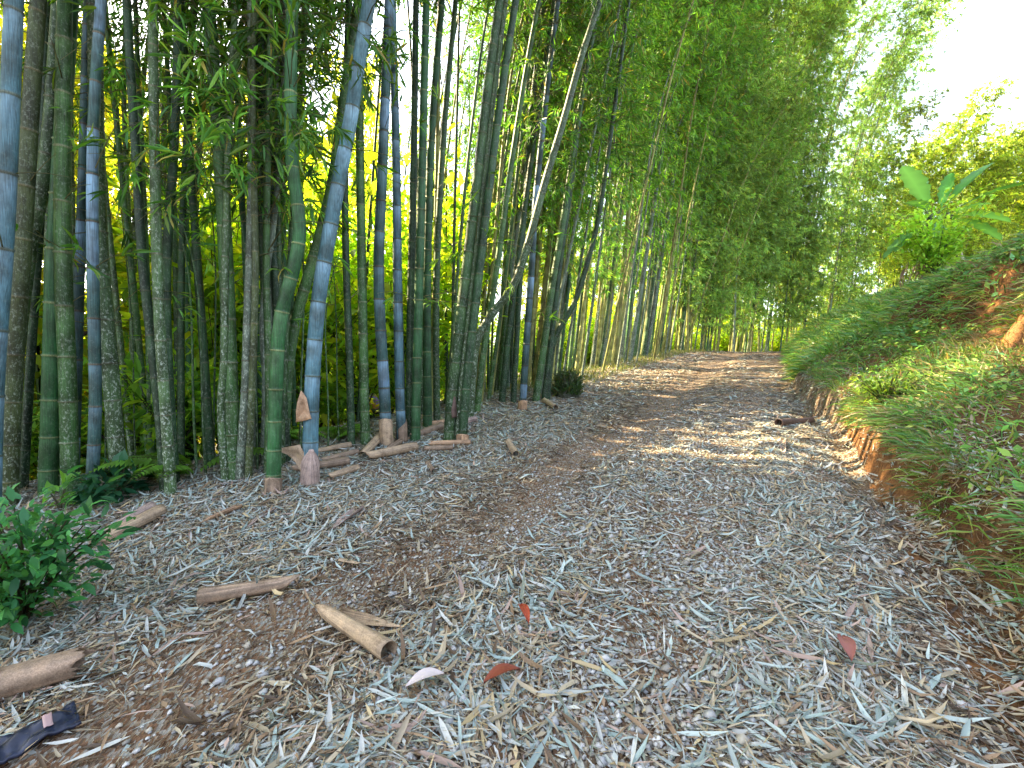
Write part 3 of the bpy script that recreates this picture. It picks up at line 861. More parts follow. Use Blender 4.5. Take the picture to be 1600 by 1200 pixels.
suntinted = [proto_culm("c", st, rng.uniform(20, 23), rng.uniform(.055, .075), rng.uniform(.02, .12), 2.0, 540 + i, 7.0, 56, 2.6, (.24, .38), .2, L4[1], L4[0], cols=SUNTINT_C, clump=.3)
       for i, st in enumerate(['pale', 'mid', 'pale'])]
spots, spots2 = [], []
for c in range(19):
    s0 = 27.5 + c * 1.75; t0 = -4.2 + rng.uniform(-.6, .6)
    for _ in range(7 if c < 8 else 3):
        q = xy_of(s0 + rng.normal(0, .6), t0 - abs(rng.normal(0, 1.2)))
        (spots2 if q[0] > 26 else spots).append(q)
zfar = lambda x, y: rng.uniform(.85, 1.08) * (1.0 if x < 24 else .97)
scatter(far, spots, L3, rng, zs=zfar, spread=.5); scatter(suntinted, spots2, L4, rng, zs=zfar, spread=.5); prune(suntinted); prune(far)

# ------------------------------------------------------------------ sheaths
def sheath_geo(L, ra, rb, arc0, arc1, roll, col, rng, tip=.0, bow=.0, nx=16, na=34):
    k = np.linspace(0, 1, nx); a = np.linspace(-.5, .5, na)
    KK, AA = np.meshgrid(k, a, indexing='ij')
    rad = ra * (1 - KK) + rb * KK
    arc = arc0 * (1 - KK) + arc1 * KK
    if tip > 0: arc = arc * np.clip((1 - KK) / tip, .04, 1) ** .8
    th = AA * arc - math.pi / 2 + roll
    w = 1 + .05 * np.sin(KK * 5 + rng.uniform(0, 6)) * np.cos(AA * 6)
    X = KK * L + (rng.normal(0, .012, na)[None] + .02 * np.sin(AA * 17)) * np.clip((KK - .8) * 5, 0, 1) * (tip == 0)
    rad = rad * (1 + .05 * rng.normal(0, 1, na)[None] * 0 + .04 * vnoise(KK * 6 + L * 90, AA * 7, 77))
    Yv = rad * w * np.cos(th); Z = rad * w * np.sin(th) + bow * np.sin(KK * math.pi) * L
    V = np.stack([X, Yv, Z], -1).reshape(-1, 3)
    idx = np.arange(nx * na).reshape(nx, na)
    q = np.stack([idx[:-1, :-1], idx[:-1, 1:], idx[1:, 1:], idx[1:, :-1]], -1).reshape(-1, 4)
    streak = rng.uniform(.68, 1.25, na)[None] * np.ones((nx, 1)) * (1 + .5 * vnoise(KK * 4, AA * 30, 31))
    C = np.array(col)[None] * (.8 + .35 * KK.reshape(-1, 1)) * streak.reshape(-1, 1)
    return V, q, C

def finish_sheath(name, V, q, C, A, e1, up, label=None, parent=None, cat="bamboo sheath", group="fallen sheaths", thick=.004):
    e1 = unit(e1); e2 = unit(np.cross(up, e1)); e3 = np.cross(e1, e2)
    Wd = V[:, :1] * e1 + V[:, 1:2] * e2 + V[:, 2:3] * e3
    g = Geo(); g.add(Wd, quads=q, C=C)
    me = g.mesh(name, M_SHEATH, True)
    if parent is None:
        o = link(name, me, loc=A); tag(o, label, cat, group)
    else:
        o = link(name, me, parent, A - np.array(parent.location))
    md = o.modifiers.new("thickness", 'SOLIDIFY'); md.thickness = thick; md.offset = 0
    return o

TAN, BRN, PNK, DRK, ORG = (.34, .25, .165), (.23, .165, .115), (.34, .255, .22), (.13, .085, .07), (.36, .23, .14)
SHEATHS = [  # u1,v1 -> u2,v2, width px, arc in turns a,b, roll, colour, tip, label
 (312, 948, 470, 922, 30, .9, .8, 3.0, BRN, .18, "long brown rolled sheath tapering to a point beside the left wheel track"),
 (608, 1036, 500, 966, 36, .95, .55, 2.6, TAN, .25, "light tan rolled sheath with a torn flap lying open in the wheel track"),
 (-40, 1105, 128, 1060, 56, .9, .85, 3.1, BRN, .0, "large brown tube shaped sheath cut by the left edge of the photo"),
 (252, 808, 150, 862, 22, .8, .6, 3.1, TAN, .0, "straight tan sheath, lower one of a pair beside the leafy bush"),
 (238, 800, 160, 846, 18, .6, .5, 2.6, PNK, .2, "flat greyish sheath, upper one of a pair beside the leafy bush"),
 (374, 797, 308, 823, 17, .5, .4, .2, ORG, .3, "orange tan flat sheath half buried in litter below the olive culm"),
 (425, 800, 384, 828, 14, .4, .35, .2, PNK, .3, "dull pink sheath scrap right of the orange tan flat sheath"),
 (560, 800, 517, 832, 24, .42, .36, .15, PNK, .35, "pinkish flat sheath alone on the grey leaves below the blue leaning culm"),
 (545, 728, 455, 742, 16, .8, .8, 3.0, BRN, .1, "brown sheath lying sideways right of the blue leaning culm's foot"),
 (560, 738, 512, 752, 13, .6, .6, 2.7, TAN, .1, "small tan sheath in front of the sideways brown sheath"),
 (650, 706, 570, 722, 17, .85, .8, 3.0, TAN, .1, "pale fat sheath at the front of the pile"),
 (594, 690, 566, 720, 16, .8, .7, 3.1, TAN, .1, "tan sheath slanting toward the track at the left end of the pile"),
 (560, 712, 500, 726, 11, .7, .6, 2.9, BRN, .1, "dark edged sheath under the left end of the pile"),
 (548, 700, 486, 712, 10, .7, .6, 2.9, TAN, .2, "narrow sheath left of the pile below the thin dark culm"),
 (625, 695, 600, 712, 10, .8, .7, 3.0, BRN, .1, "short brown sheath wedged in the middle of the pile"),
 (690, 672, 640, 690, 14, .8, .7, 3.0, BRN, .1, "brown sheath resting on top of the pile below the emerald culm"),
 (712, 662, 668, 668, 10, .8, .7, 3.0, ORG, .1, "orange brown sheath behind the stout leaning culm"),
 (735, 696, 672, 698, 9, .8, .8, 3.0, ORG, .0, "long straight reddish sheath, back one of two at the right of the pile"),
 (708, 704, 664, 706, 9, .8, .8, 3.0, BRN, .0, "long straight brown sheath, front one of two at the right of the pile"),
 (742, 660, 716, 668, 11, .7, .6, 2.9, PNK, .1, "greyish sheath end behind the dark leaning culm"),
 (806, 716, 794, 696, 12, .7, .6, 3.0, TAN, .0, "short tan sheath standing out on the leaves left of the track"),
 (868, 642, 850, 630, 10, .85, .8, 3.0, TAN, .0, "short sheath tube in front of the mossy stump"),
 (1216, 668, 1268, 663, 14, .92, .75, 2.8, DRK, .0, "dark maroon tube sheath at the right side of the track"),
 (1222, 692, 1224, 712, 10, .5, .45, .3, PNK, .2, "small flat lilac sheath below the dark maroon tube"),
 (678, 742, 668, 728, 9, .6, .5, 2.8, BRN, .0, "tiny brown curled sheath alone on the grey leaves right of the pale fat sheath"),
 (530, 882, 566, 890, 9, .6, .5, 2.6, TAN, .2, "thin curled tan strip at the end of the long brown rolled sheath"),
 (150, 690 + 240, 118, 985 - 20, 12, .5, .4, .3, PNK, .3, "little reddish sheath tip beside the leafy bush"),
 (900, 600 + 350, 828, 925, 10, .5, .4, .3, BRN, .3, "thin brown sheath strip on the track centre"),
]
rs = np.random.default_rng(19)
for (u1, v1, u2, v2, w, a0, a1, roll, col, tip, lab) in SHEATHS:
    A, B = on_ground(u1, v1), on_ground(u2, v2)
    e1 = B - A; L = float(np.linalg.norm(e1))
    r = .5 * w / F * A[1] * .85
    V, q, C = sheath_geo(L, r, r * (.95 if tip == 0 else .72), a0 * 2 * math.pi, a1 * 2 * math.pi, roll, col, rs, tip)
    flat = a0 < .55
    A = A + np.array([0, 0, r * (.95 if not flat else .95) + .012])
    nr = ground_normal(np.array([A[0]]), np.array([A[1]]))[0]
    o = finish_sheath("culm_sheath", V, q, C, A, e1, nr, lab)
    if "torn flap" in lab:   # the open flap beside the roll
        p = on_ground(628, 996); st = on_ground(522, 974)
        V, q, C = sheath_geo(float(np.linalg.norm(p - st)), .05, .03, 2.0, 1.2, .3, TAN, rs, .5)
        finish_sheath("torn_flap", V, q, C, st + np.array([0, 0, .07]), p - st, np.array([0, -.3, 1.]), parent=o)

def culm_wrap(i, v0, v1, grow, arc, col, roll=0.0, tip=.6, lean=(0, 0)):
    """a sheath that still clasps the culm"""
    o, b, r0, W = front[i]
    Wp = catmull(W, 200)
    # pixel heights -> points on the path
    def atv(v):
        z = at_depth(800, v, b[1])[2]
        j = int(np.argmin(np.abs(Wp[:, 2] - z))); return Wp[j]
    A, B = atv(v0), atv(v1)
    e1 = B - A + np.array([lean[0], lean[1], 0])
    V, q, C = sheath_geo(float(np.linalg.norm(e1)), r0 * grow, r0 * grow * .98, arc, arc, roll, col, rs, tip)
    return finish_sheath("sheath", V, q, C, A, e1, np.array([0, 1., 0]), parent=o)
iblue = 21; isheath = 24
assert "blue leaning" in FRONT[iblue][0] and "sheathed foot" in FRONT[isheath][0]
culm_wrap(iblue, 758, 700, 1.28, 5.2, PNK, 0.5, .95)
def wing(i, pixels, depth_off, col):
    """a peeled sheath blade standing off the culm, from its pixel outline"""
    o, b, r0, W = front[i]
    pts = np.array([at_depth(u, v, b[1] + depth_off) for u, v in pixels])
    c = pts.mean(0)
    n = len(pts)
    V = [c + np.array([0, .05, 0])]
    for k in range(n):
        for f in np.linspace(0, 1, 5)[:-1]:
            p = pts[k] * (1 - f) + pts[(k + 1) % n] * f
            V.append(p + np.array([0, .02 * math.sin(k * 2 + f * 3), 0]))
    m = len(V) - 1
    midr = [V[0] + (np.array(v) - V[0]) * .55 + np.array([0, -.015, 0]) for v in V[1:]]
    allV = np.array(V + midr)
    q = [[1 + k, 1 + (k + 1) % m, m + 1 + (k + 1) % m, m + 1 + k] for k in range(m)]
    t = [[0, m + 1 + k, m + 1 + (k + 1) % m] for k in range(m)]
    g = Geo(); g.add(allV, quads=q, tris=t, C=np.array(col + (0,)))
    w = link("sheath", g.mesh("sheath", M_SHEATH, True, b), o)
    md = w.modifiers.new("thickness", 'SOLIDIFY'); md.thickness = .006
wing(iblue, [(428, 702), (446, 699), (470, 694), (478, 712), (480, 742), (474, 740), (462, 722), (444, 708)], -.06, TAN)
wing(iblue, [(470, 610), (478, 622), (488, 654), (474, 658), (461, 660), (464, 636)], -.10, ORG)
culm_wrap(isheath, 698, 654, 1.22, 5.6, TAN, .1, .15)
culm_wrap(25, 692, 655, 1.25, 5.0, BRN, 2.2, .4)
culm_wrap(30, 652, 612, 1.3, 1.9, DRK, 1.3, .7, (-.05, -.02))
culm_wrap(32, 694, 676, 1.4, 5.6, ORG, .1, .3)
culm_wrap(37, 642, 624, 1.35, 5.6, ORG, .1, .3)
culm_wrap(19, 770, 745, 1.2, 5.6, BRN, .1, .3)

# ------------------------------------------------------------------ coloured single leaves
def big_leaf(u1, v1, u2, v2, wpx, col, label):
    A, B = on_ground(u1, v1), on_ground(u2, v2)
    L = float(np.linalg.norm(B - A)); W = wpx / F * A[1] * 1.6
    g = Geo()
    k = np.linspace(0, 1, 9)
    prof = np.sin(np.clip(k, .02, .98) * math.pi) ** .7 * W / 2
    e1 = unit(B - A); e2 = unit(np.cross([0, 0, 1.], e1))
    V = []
    for kk, pw in zip(k, prof):
        c = A + e1 * L * kk + np.array([0, 0, .045 + .03 * math.sin(kk * 3)])
        V += [c - e2 * pw + np.array([0, 0, .015]), c, c + e2 * pw + np.array([0, 0, .012])]
    q = []
    for i in range(8):
        a = i * 3
        q += [[a, a + 1, a + 4, a + 3], [a + 1, a + 2, a + 5, a + 4]]
    g.add(np.array(V) - A, quads=q, C=np.array(col + (0,)))
    o = link("fallen_leaf", g.mesh("fallen_leaf", M_LITTER, True), loc=A)
    tag(o, label, "leaf")
big_leaf(756, 1088, 812, 1066, 16, (.19, .045, .022), "dull red orange fallen leaf at the bottom centre of the track")
big_leaf(1314, 1012, 1330, 1052, 14, (.25, .09, .07), "pinkish red fallen leaf in the pale litter right of the track")
big_leaf(812, 960, 826, 992, 9, (.30, .05, .02), "small dark red fallen leaf above the dull red orange one")
big_leaf(634, 1096, 694, 1076, 17, (.50, .43, .42), "large pale pink fallen leaf left of the dull red orange one")

# ------------------------------------------------------------------ wrapper at the lower left corner
def build_wrapper():
    A = on_ground(28, 1172)
    rng = np.random.default_rng(2)
    nx, ny = 30, 18
    d1 = unit(on_ground(82, 1148) - on_ground(-10, 1200)); up = np.array([0, 0, 1.]); d2 = unit(np.cross(up, d1))
    L, W = .34, .15
    X, Y = np.meshgrid(np.linspace(-.5, .5, nx), np.linspace(-.5, .5, ny), indexing='ij')
    def z(X, Y): return .03 * (1 - (2 * np.abs(X)) ** 3) * (1 - (2 * np.abs(Y)) ** 2) + .035 * vnoise(X * 9 + 3, Y * 5, 5) + .015 * vnoise(X * 23, Y * 13, 6) + .03
    def sheet(X, Y, lift):
        V = X[..., None] * L * d1 + Y[..., None] * W * d2 + (z(X, Y) + lift)[..., None] * up
        n, k = X.shape; idx = np.arange(n * k).reshape(n, k)
        q = np.stack([idx[:-1, :-1], idx[1:, :-1], idx[1:, 1:], idx[:-1, 1:]], -1).reshape(-1, 4)
        return V.reshape(-1, 3), q
    root = empty("wrapper", A, "crumpled dark navy wrapper with a pink patch in the lower left corner", "wrapper")
    for nm, xs, ys, lift, mat, th in (
        ("pouch", np.linspace(-.5, .5, nx), np.linspace(-.5, .5, ny), 0, plain_material("navy_film", (.013, .018, .038), .4, .4, .5, .3, 25), .012),
        ("pink_patch", np.linspace(.2, .28, 4), np.linspace(-.3, .3, 5), .009, plain_material("pink_print", (.38, .25, .24), .5, .4, .1), .002),
        ("yellow_print", np.linspace(-.42, -.22, 4), np.linspace(-.3, .1, 5), .009, plain_material("yellow_print", (.42, .42, .15), .35, .4, .7, 0, 70), .002)):
        XX, YY = np.meshgrid(xs, ys, indexing='ij')
        V, q = sheet(XX, YY, lift)
        g = Geo(); g.add(V, quads=q)
        o = link(nm, g.mesh(nm, mat, True), root)
        o.modifiers.new("thickness", 'SOLIDIFY').thickness = th
build_wrapper()

# ------------------------------------------------------------------ stump
def build_stump():
    p = on_ground(886, 618)
    rng = np.random.default_rng(4)
    root = empty("mossy_stump", p, "low rounded mossy stump at the verge right of the near culms", "stump")
    g = Geo()
    n = 14
    hh = np.array([-.05, .05, .18, .32, .42, .44]); rr = np.array([.30, .27, .24, .22, .17, .05])
    P = np.stack([0 * hh, 0 * hh, hh], -1)
    tube(g, P, rr, np.array([.05, .055, .03, .3]), n, cap=True)
    V = g.V[0]; V[:] = V + rng.normal(0, .018, V.shape)
    link("wood", g.mesh("wood", M_CULM, True), root)
    g = Geo(); m = 900
    a = rng.uniform(0, 6.28, m); h = rng.uniform(0, .45, m)
    Q = np.stack([np.cos(a) * np.interp(h, hh, rr), np.sin(a) * np.interp(h, hh, rr), h], -1)
    D = unit(Q * np.array([1, 1, 0]) + np.array([0, 0, .6]) + rng.normal(0, .3, (m, 3)))
    C = np.array([(.03, .07, .02), (.05, .10, .03), (.09, .10, .04)])[rng.integers(0, 3, m)]
    L = rng.uniform(.05, .36, m) ** 1.2
    diamond_leaves(g, Q, D, unit(rng.normal(0, 1, (m, 3))), L, L * .14, C, .4)
    link("moss", g.mesh("moss", M_GRASS), root)
build_stump()

# ------------------------------------------------------------------ plants and trees behind the row
def shrub_proto(name, seed, h, rad, nleaf, leaf, wr, cols, label, cat, group, mat=M_BROAD, nst=14, up=.35):
    rng = np.random.default_rng(seed)
    root = empty(name, (0, 0, 0), label, cat, group)
    a = rng.uniform(0, 6.28, nst); rr = rad * np.sqrt(rng.random(nst)); hh = h * rng.uniform(.5, 1.0, nst)
    t = np.linspace(0, 1, 5)
    tips = np.stack([np.cos(a) * rr, np.sin(a) * rr, hh], -1)
    A = tips[:, None] * np.stack([t ** 1.3, t ** 1.3, t ** .85], -1)[None]
    g = Geo(); twig_strips(g, A, np.linspace(.012, .004, 5)[None] * np.ones((nst, 1)), np.array([.07, .065, .03]))
    link("stems", g.mesh("stems", M_BROAD), root)
    g = Geo()
    i = rng.integers(0, nst, nleaf); k = rng.uniform(.2, 1.05, nleaf) ** .8
    pos = tips[i] * np.stack([k ** 1.3, k ** 1.3, k ** .85], -1) + rng.normal(0, rad * .16, (nleaf, 3))
    pos[:, 2] = np.maximum(pos[:, 2], .04)
    out = unit(pos * np.array([1, 1, .2]) + 1e-4)
    D = unit(out * .7 + rng.normal(0, .5, (nleaf, 3)) + np.array([0, 0, -.15]))
    Nn = unit(rng.normal(0, up, (nleaf, 3)) + np.array([0, 0, 1.]))
    L = rng.uniform(leaf[0], leaf[1], nleaf)
    cb = rng.uniform(.7, 1.3, nst)
    C = cols[rng.integers(0, len(cols), nleaf)] * (cb[i][:, None] * rng.uniform(.75, 1.25, (nleaf, 1)))
    lance_leaves(g, pos, D, Nn, L, L * wr, C, curl=-np.abs(rng.normal(.12, .1, nleaf)), fold=.12)
    link("foliage", g.mesh("foliage", mat), root)
    return root

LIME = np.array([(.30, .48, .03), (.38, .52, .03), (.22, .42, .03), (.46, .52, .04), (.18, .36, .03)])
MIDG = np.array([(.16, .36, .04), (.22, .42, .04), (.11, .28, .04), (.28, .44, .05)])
rng = np.random.default_rng(55)
LS = ("sunlit lime green shrub on the slope behind the bamboo", "lime shrubs on the slope")
LM = ("leafy green bush in the shade just behind the near culms", "shaded bushes behind the culms")
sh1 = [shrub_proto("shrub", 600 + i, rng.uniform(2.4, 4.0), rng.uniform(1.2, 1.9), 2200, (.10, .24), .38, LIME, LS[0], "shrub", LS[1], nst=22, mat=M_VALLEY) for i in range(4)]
spots = []
for _ in range(60):
    s = rng.uniform(-4, 44); t = edge_left(s) - rng.uniform(3.8, 10)
    spots.append(tuple(float(q) for q in xy_of(s, t)))
for j in range(16):
    spots.append(tuple(float(q) for q in xy_of(28 + j * 2.2, -4.2 - rng.uniform(4.5, 7.5))))
tall = [tuple(float(q) for q in xy_of(s, t)) for s, t in ((4.6, -8.6), (5.5, -8.2), (6.3, -8.5), (7.2, -8.0), (7.9, -8.9), (8.7, -8.2), (9.4, -8.6))]  # taller shrubs added to block low sun from the track
scatter(sh1, spots + tall, LS, rng, zs=lambda x, y: 1.6 if (x, y) in tall else rng.uniform(.8, 1.5), spread=3); prune(sh1)
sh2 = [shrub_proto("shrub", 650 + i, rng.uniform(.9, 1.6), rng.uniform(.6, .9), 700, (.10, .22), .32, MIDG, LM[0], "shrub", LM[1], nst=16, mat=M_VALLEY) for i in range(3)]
spots = []
for _ in range(30):
    s = rng.uniform(-1, 9); t = edge_left(s) - rng.uniform(1.5, 4.2)
    spots.append(tuple(float(q) for q in xy_of(s, t)))
scatter(sh2, spots, LM, rng, zs=(.7, 1.2), spread=3); prune(sh2)

def tree_proto(seed, h, crown_r, nleaf, cols, label, group):
    rng = np.random.default_rng(seed)
    root = empty("tree", (0, 0, 0), label, "tree", group)
    g = Geo()
    k = np.linspace(0, 1, 10)
    P = np.stack([.3 * np.sin(k * 3 + seed), .3 * np.cos(k * 2 + seed), k * h * .85 - .1], -1)
    tube(g, P, np.linspace(.17, .04, 10), np.array([.09, .07, .05, .5]), 9)
    nl = 12
    lim = []
    for _ in range(nl):
        j = int(rng.integers(1, 9)); a = rng.uniform(0, 6.28); L = crown_r * rng.uniform(.6, 1.1)
        tt = np.linspace(0, 1, 5)
        Q = P[j] + np.stack([np.cos(a) * L * tt, np.sin(a) * L * tt, L * .7 * tt ** 1.2], -1)
        tube(g, Q, np.linspace(.06, .015, 5), np.array([.09, .07, .05, .5]), 6); lim.append(Q)
    link("trunk", g.mesh("trunk", M_CULM, True), root)
    g = Geo()
    nc = 170
    cen = []
    for _ in range(nc):
        Q = lim[int(rng.integers(0, nl))]; cen.append(Q[int(rng.integers(1, 5))] + rng.normal(0, .45, 3) * np.array([1, 1, .8]) + np.array([0, 0, rng.uniform(-.9, .5)]))
    cen = np.array(cen); cr = rng.uniform(.35, .8, nc); cb = rng.uniform(.65, 1.3, nc)
    i = rng.integers(0, nc, nleaf)
    pos = cen[i] + rng.normal(0, .5, (nleaf, 3)) * cr[i][:, None]
    D = unit(rng.normal(0, .7, (nleaf, 3)) + np.array([0, 0, -.4])); Nn = unit(rng.normal(0, .6, (nleaf, 3)) + np.array([0, 0, 1.]))
    L = rng.uniform(.16, .36, nleaf)
    C = cols[rng.integers(0, len(cols), nleaf)] * (cb[i][:, None] * rng.uniform(.8, 1.2, (nleaf, 1)))
    diamond_leaves(g, pos, D, Nn, L, L * .42, C)
    link("crown", g.mesh("crown", M_VALLEY), root)
    return root
LT = ("sunlit yellow green tree in the valley behind the bamboo", "trees in the valley")
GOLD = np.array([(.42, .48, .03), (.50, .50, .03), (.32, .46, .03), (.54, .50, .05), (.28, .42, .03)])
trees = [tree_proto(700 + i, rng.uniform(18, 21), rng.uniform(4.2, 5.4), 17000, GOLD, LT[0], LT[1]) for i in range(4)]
spots = []
for j in range(16):
    s = -16 + (j // 2) * 2.7 + rng.uniform(-1, 1); t = edge_left(s) - (rng.uniform(13, 16) if j % 2 else rng.uniform(20, 26))
    spots.append(tuple(float(q) for q in xy_of(s, t)))
for (s, t) in ((-1.6, -12.2), (.2, -11.6), (1.9, -12.6), (3.2, -14.2), (-3.4, -13.0), (1.2, -17.0), (.9, -14.2)):  # extra trees, mostly out of view, added to shade the near ground
    spots.append(tuple(float(q) for q in xy_of(s, t)))
for j in range(22):
    s = 9 + j * 2.2 + rng.uniform(-1, 1); t = edge_left(s) - (rng.uniform(17, 20) if j % 2 else rng.uniform(24, 32))
    spots.append(tuple(float(q) for q in xy_of(s, t)))
for j in range(16):
    spots.append((6 + j * 3.4 + float(rng.uniform(-1, 1)), 62 - j * .9 + float(rng.uniform(-5, 3))))
scatter(trees, spots, LT, rng, zs=lambda x, y: rng.uniform(.85, 1.2) * (.8 if 2.5 < st_of(x, y)[0] < 9 and st_of(x, y)[1] > -40 else 1), spread=3); prune(trees)

# --- banana plants
def banana_leaf(geo, A, B, wid, col, sag=.15, side=None):
    A, B = np.asarray(A, float), np.asarray(B, float)
    L = np.linalg.norm(B - A); k = np.linspace(0, 1, 16)
    up = np.array([0, 0, 1.])
    mid = A + (B - A) * k[:, None] + up * (sag * L * 4 * k * (1 - k))[:, None]
    T = unit(np.gradient(mid, axis=0))
    S = unit(np.cross(T, up)) if side is None else unit(np.asarray(side) - T * (T @ np.asarray(side))[:, None])
    Nn = np.cross(S, T)
    w = wid * np.clip(np.sin(np.clip((k - .12) / .88, 0, 1) * math.pi) ** .55, .03, 1)
    w = w * (1 + .2 * np.sin(k * 37))
    V = np.stack([mid - S * w[:, None] / 2 + Nn * w[:, None] * .10, mid, mid + S * w[:, None] / 2 + Nn * w[:, None] * .10], 1)
    idx = np.arange(48).reshape(16, 3)
    q = np.concatenate([np.stack([idx[:-1, j], idx[:-1, j + 1], idx[1:, j + 1], idx[1:, j]], -1) for j in (0, 1)])
    C = np.tile(np.array(col), (48, 1)); C[1::3] *= 1.5
    geo.add(V.reshape(-1, 3), quads=q, C=C)

def banana_plant(base, tips, wid, label, h=1.0):
    root = empty("banana_plant", base, label, "banana plant")
    g = Geo(); k = np.linspace(0, 1, 8)
    top = np.array([0, 0, h])
    tube(g, np.stack([.03 * np.sin(k * 3), 0 * k, k * h - .05], -1), np.linspace(.09, .05, 8), np.array([.14, .12, .06, .4]), 10)
    link("trunk", g.mesh("trunk", M_CULM, True), root)
    for (A, B, w, col) in tips:
        g = Geo()
        banana_leaf(g, np.asarray(A) - base, np.asarray(B) - base, w, col, .06)
        a = top + (np.asarray(A) - base - top) * np.linspace(0, 1, 4)[:, None]
        twig_strips(g, a[None], np.full((1, 4), .028), np.array([.12, .18, .06]))
        link("leaf", g.mesh("leaf", M_BROAD, True), root)
    return root

Yb = 12.5
bb = at_depth(1447, 440, Yb); bb[2] = hz(bb[0], bb[1])
print('banana', bb, on_ground(1440, 445), on_ground(1500, 425))
BG, BC = (.08, .25, .05), (.14, .32, .10)
def bl(u1, v1, u2, v2, w, col, dy=0): return (at_depth(u1, v1, Yb), at_depth(u2, v2, Yb + dy), 1.3 * w * Yb / F, col)
banana_plant(bb, [bl(1452, 330, 1409, 260, 24, BC, -.2), bl(1446, 325, 1438, 274, 14, BC, .2), bl(1478, 322, 1553, 254, 20, BG, .3), bl(1484, 332, 1606, 287, 22, BG, -.4),
                  bl(1490, 336, 1580, 347, 20, BC, -.4), bl(1490, 340, 1566, 376, 18, BC, -.2), bl(1450, 342, 1398, 394, 18, BC, -.3), bl(1446, 350, 1380, 405, 16, BC, -.2),
                  bl(1462, 345, 1474, 392, 18, BC, -.5), bl(1486, 336, 1550, 318, 16, BC, -.6), bl(1456, 332, 1416, 316, 16, BC, -.4), bl(1470, 330, 1486, 270, 14, BG, .3)], 1,
             "banana plant with broad bluish leaves on top of the right bank", h=float(at_depth(1470, 345, Yb)[2] - bb[2]))
bsh = shrub_proto("shrub", 801, 1.75 * Yb / 10, .80 * Yb / 10, 2600, (.06 * Yb / 10, .14 * Yb / 10), .5, np.array([(.22, .46, .05), (.30, .52, .06), (.36, .54, .07)]),
                  "bright green bush growing in front of the banana plant", "shrub", None, nst=20)
p = at_depth(1462, 420, Yb - .5); bsh.location = (p[0], p[1], hz(p[0], p[1]))
# dry brown stalks under the banana plant come with its dead leaves
g = Geo(); rb = np.random.default_rng(3); n = 70
A0 = bb + np.stack([rb.uniform(-.6, 1.1, n), rb.uniform(-.3, .3, n), rb.uniform(.3, 1.0, n)], -1)
lance_leaves(g, A0 - bb, np.array([0, 0, -1.]) + rb.normal(0, .25, (n, 3)), rb.normal(0, 1, (n, 3)), rb.uniform(.3, .7, n), rb.uniform(.04, .1, n), np.array([(.28, .20, .13), (.20, .13, .08), (.36, .30, .22)])[rb.integers(0, 3, n)])
hang = link("dead_leaves", g.mesh("dead_leaves", M_LITTER), [o for o in COL.objects if o.name.startswith("banana_plant")][0])
# a banana in the valley whose big lit leaf shows through the culms
pb = on_ground(190, 720); Y2 = 9.0
gb = np.array([at_depth(230, 520, Y2)[0], Y2, hz(at_depth(230, 520, Y2)[0], Y2)])
def bl2(u1, v1, u2, v2, w): return (at_depth(u1, v1, Y2), at_depth(u2, v2, Y2), w * Y2 / F, (.24, .40, .03))
banana_plant(gb, [bl2(250, 395, 165, 392, 44), bl2(240, 400, 300, 400, 30), bl2(230, 410, 205, 470, 24), bl2(240, 400, 262, 330, 24)], 1,
             "banana plant with glowing yellow green leaves seen between the left culms", h=max(.6, at_depth(240, 440, Y2)[2] - gb[2]))
g0 = np.array([at_depth(66, 560, 8.0)[0], 8.0, hz(at_depth(66, 560, 8.0)[0], 8.0)])
banana_plant(g0, [(at_depth(56, 560, 8.), at_depth(60, 440, 8.), .3, (.24, .40, .03)), (at_depth(60, 540, 8.), at_depth(20, 470, 8.), .25, (.24, .40, .03)), (at_depth(60, 540, 8.), at_depth(120, 480, 8.), .25, (.2, .36, .03))], 1,
             "young banana plant with an upright lit leaf behind the leftmost culms", h=.8)

# --- small plants in front
DG = np.array([(.04, .18, .055), (.055, .23, .06), (.08, .27, .07), (.03, .13, .05)])
p = on_ground(40, 975)
o = shrub_proto("leafy_bush", 811, .64, .48, 1050, (.045, .12), .36, DG, "low leafy green bush at the left edge in front of the culms", "bush", None, nst=26, up=.5); o.location = p
p = on_ground(178, 785)
o = shrub_proto("leafy_bush", 812, .34, .30, 170, (.10, .2), .42, np.array([(.015, .07, .035), (.02, .09, .045), (.03, .11, .05)]), "dark broadleaf seedling at the foot of the bowed lichen culm", "bush", None, nst=10); o.location = p
p = on_ground(95, 800)
o = shrub_proto("seedling", 813, .26, .12, 26, (.10, .17), .34, np.array([(.12, .32, .05), (.16, .38, .06)]), "light green sprout standing above the low leafy bush", "seedling", None, nst=3); o.location = p
p = on_ground(1385, 640)
o = shrub_proto("weed_clump", 814, .5, .34, 700, (.04, .10), .3, np.array([(.13, .24, .04), (.18, .28, .04), (.10, .20, .04)]), "yellow green weed clump on the bank above the maroon tube sheath", "weed", None, nst=20); o.location = p
LF = ("arching fern in the shade at the foot of the slope", "ferns at the edge of the slope")
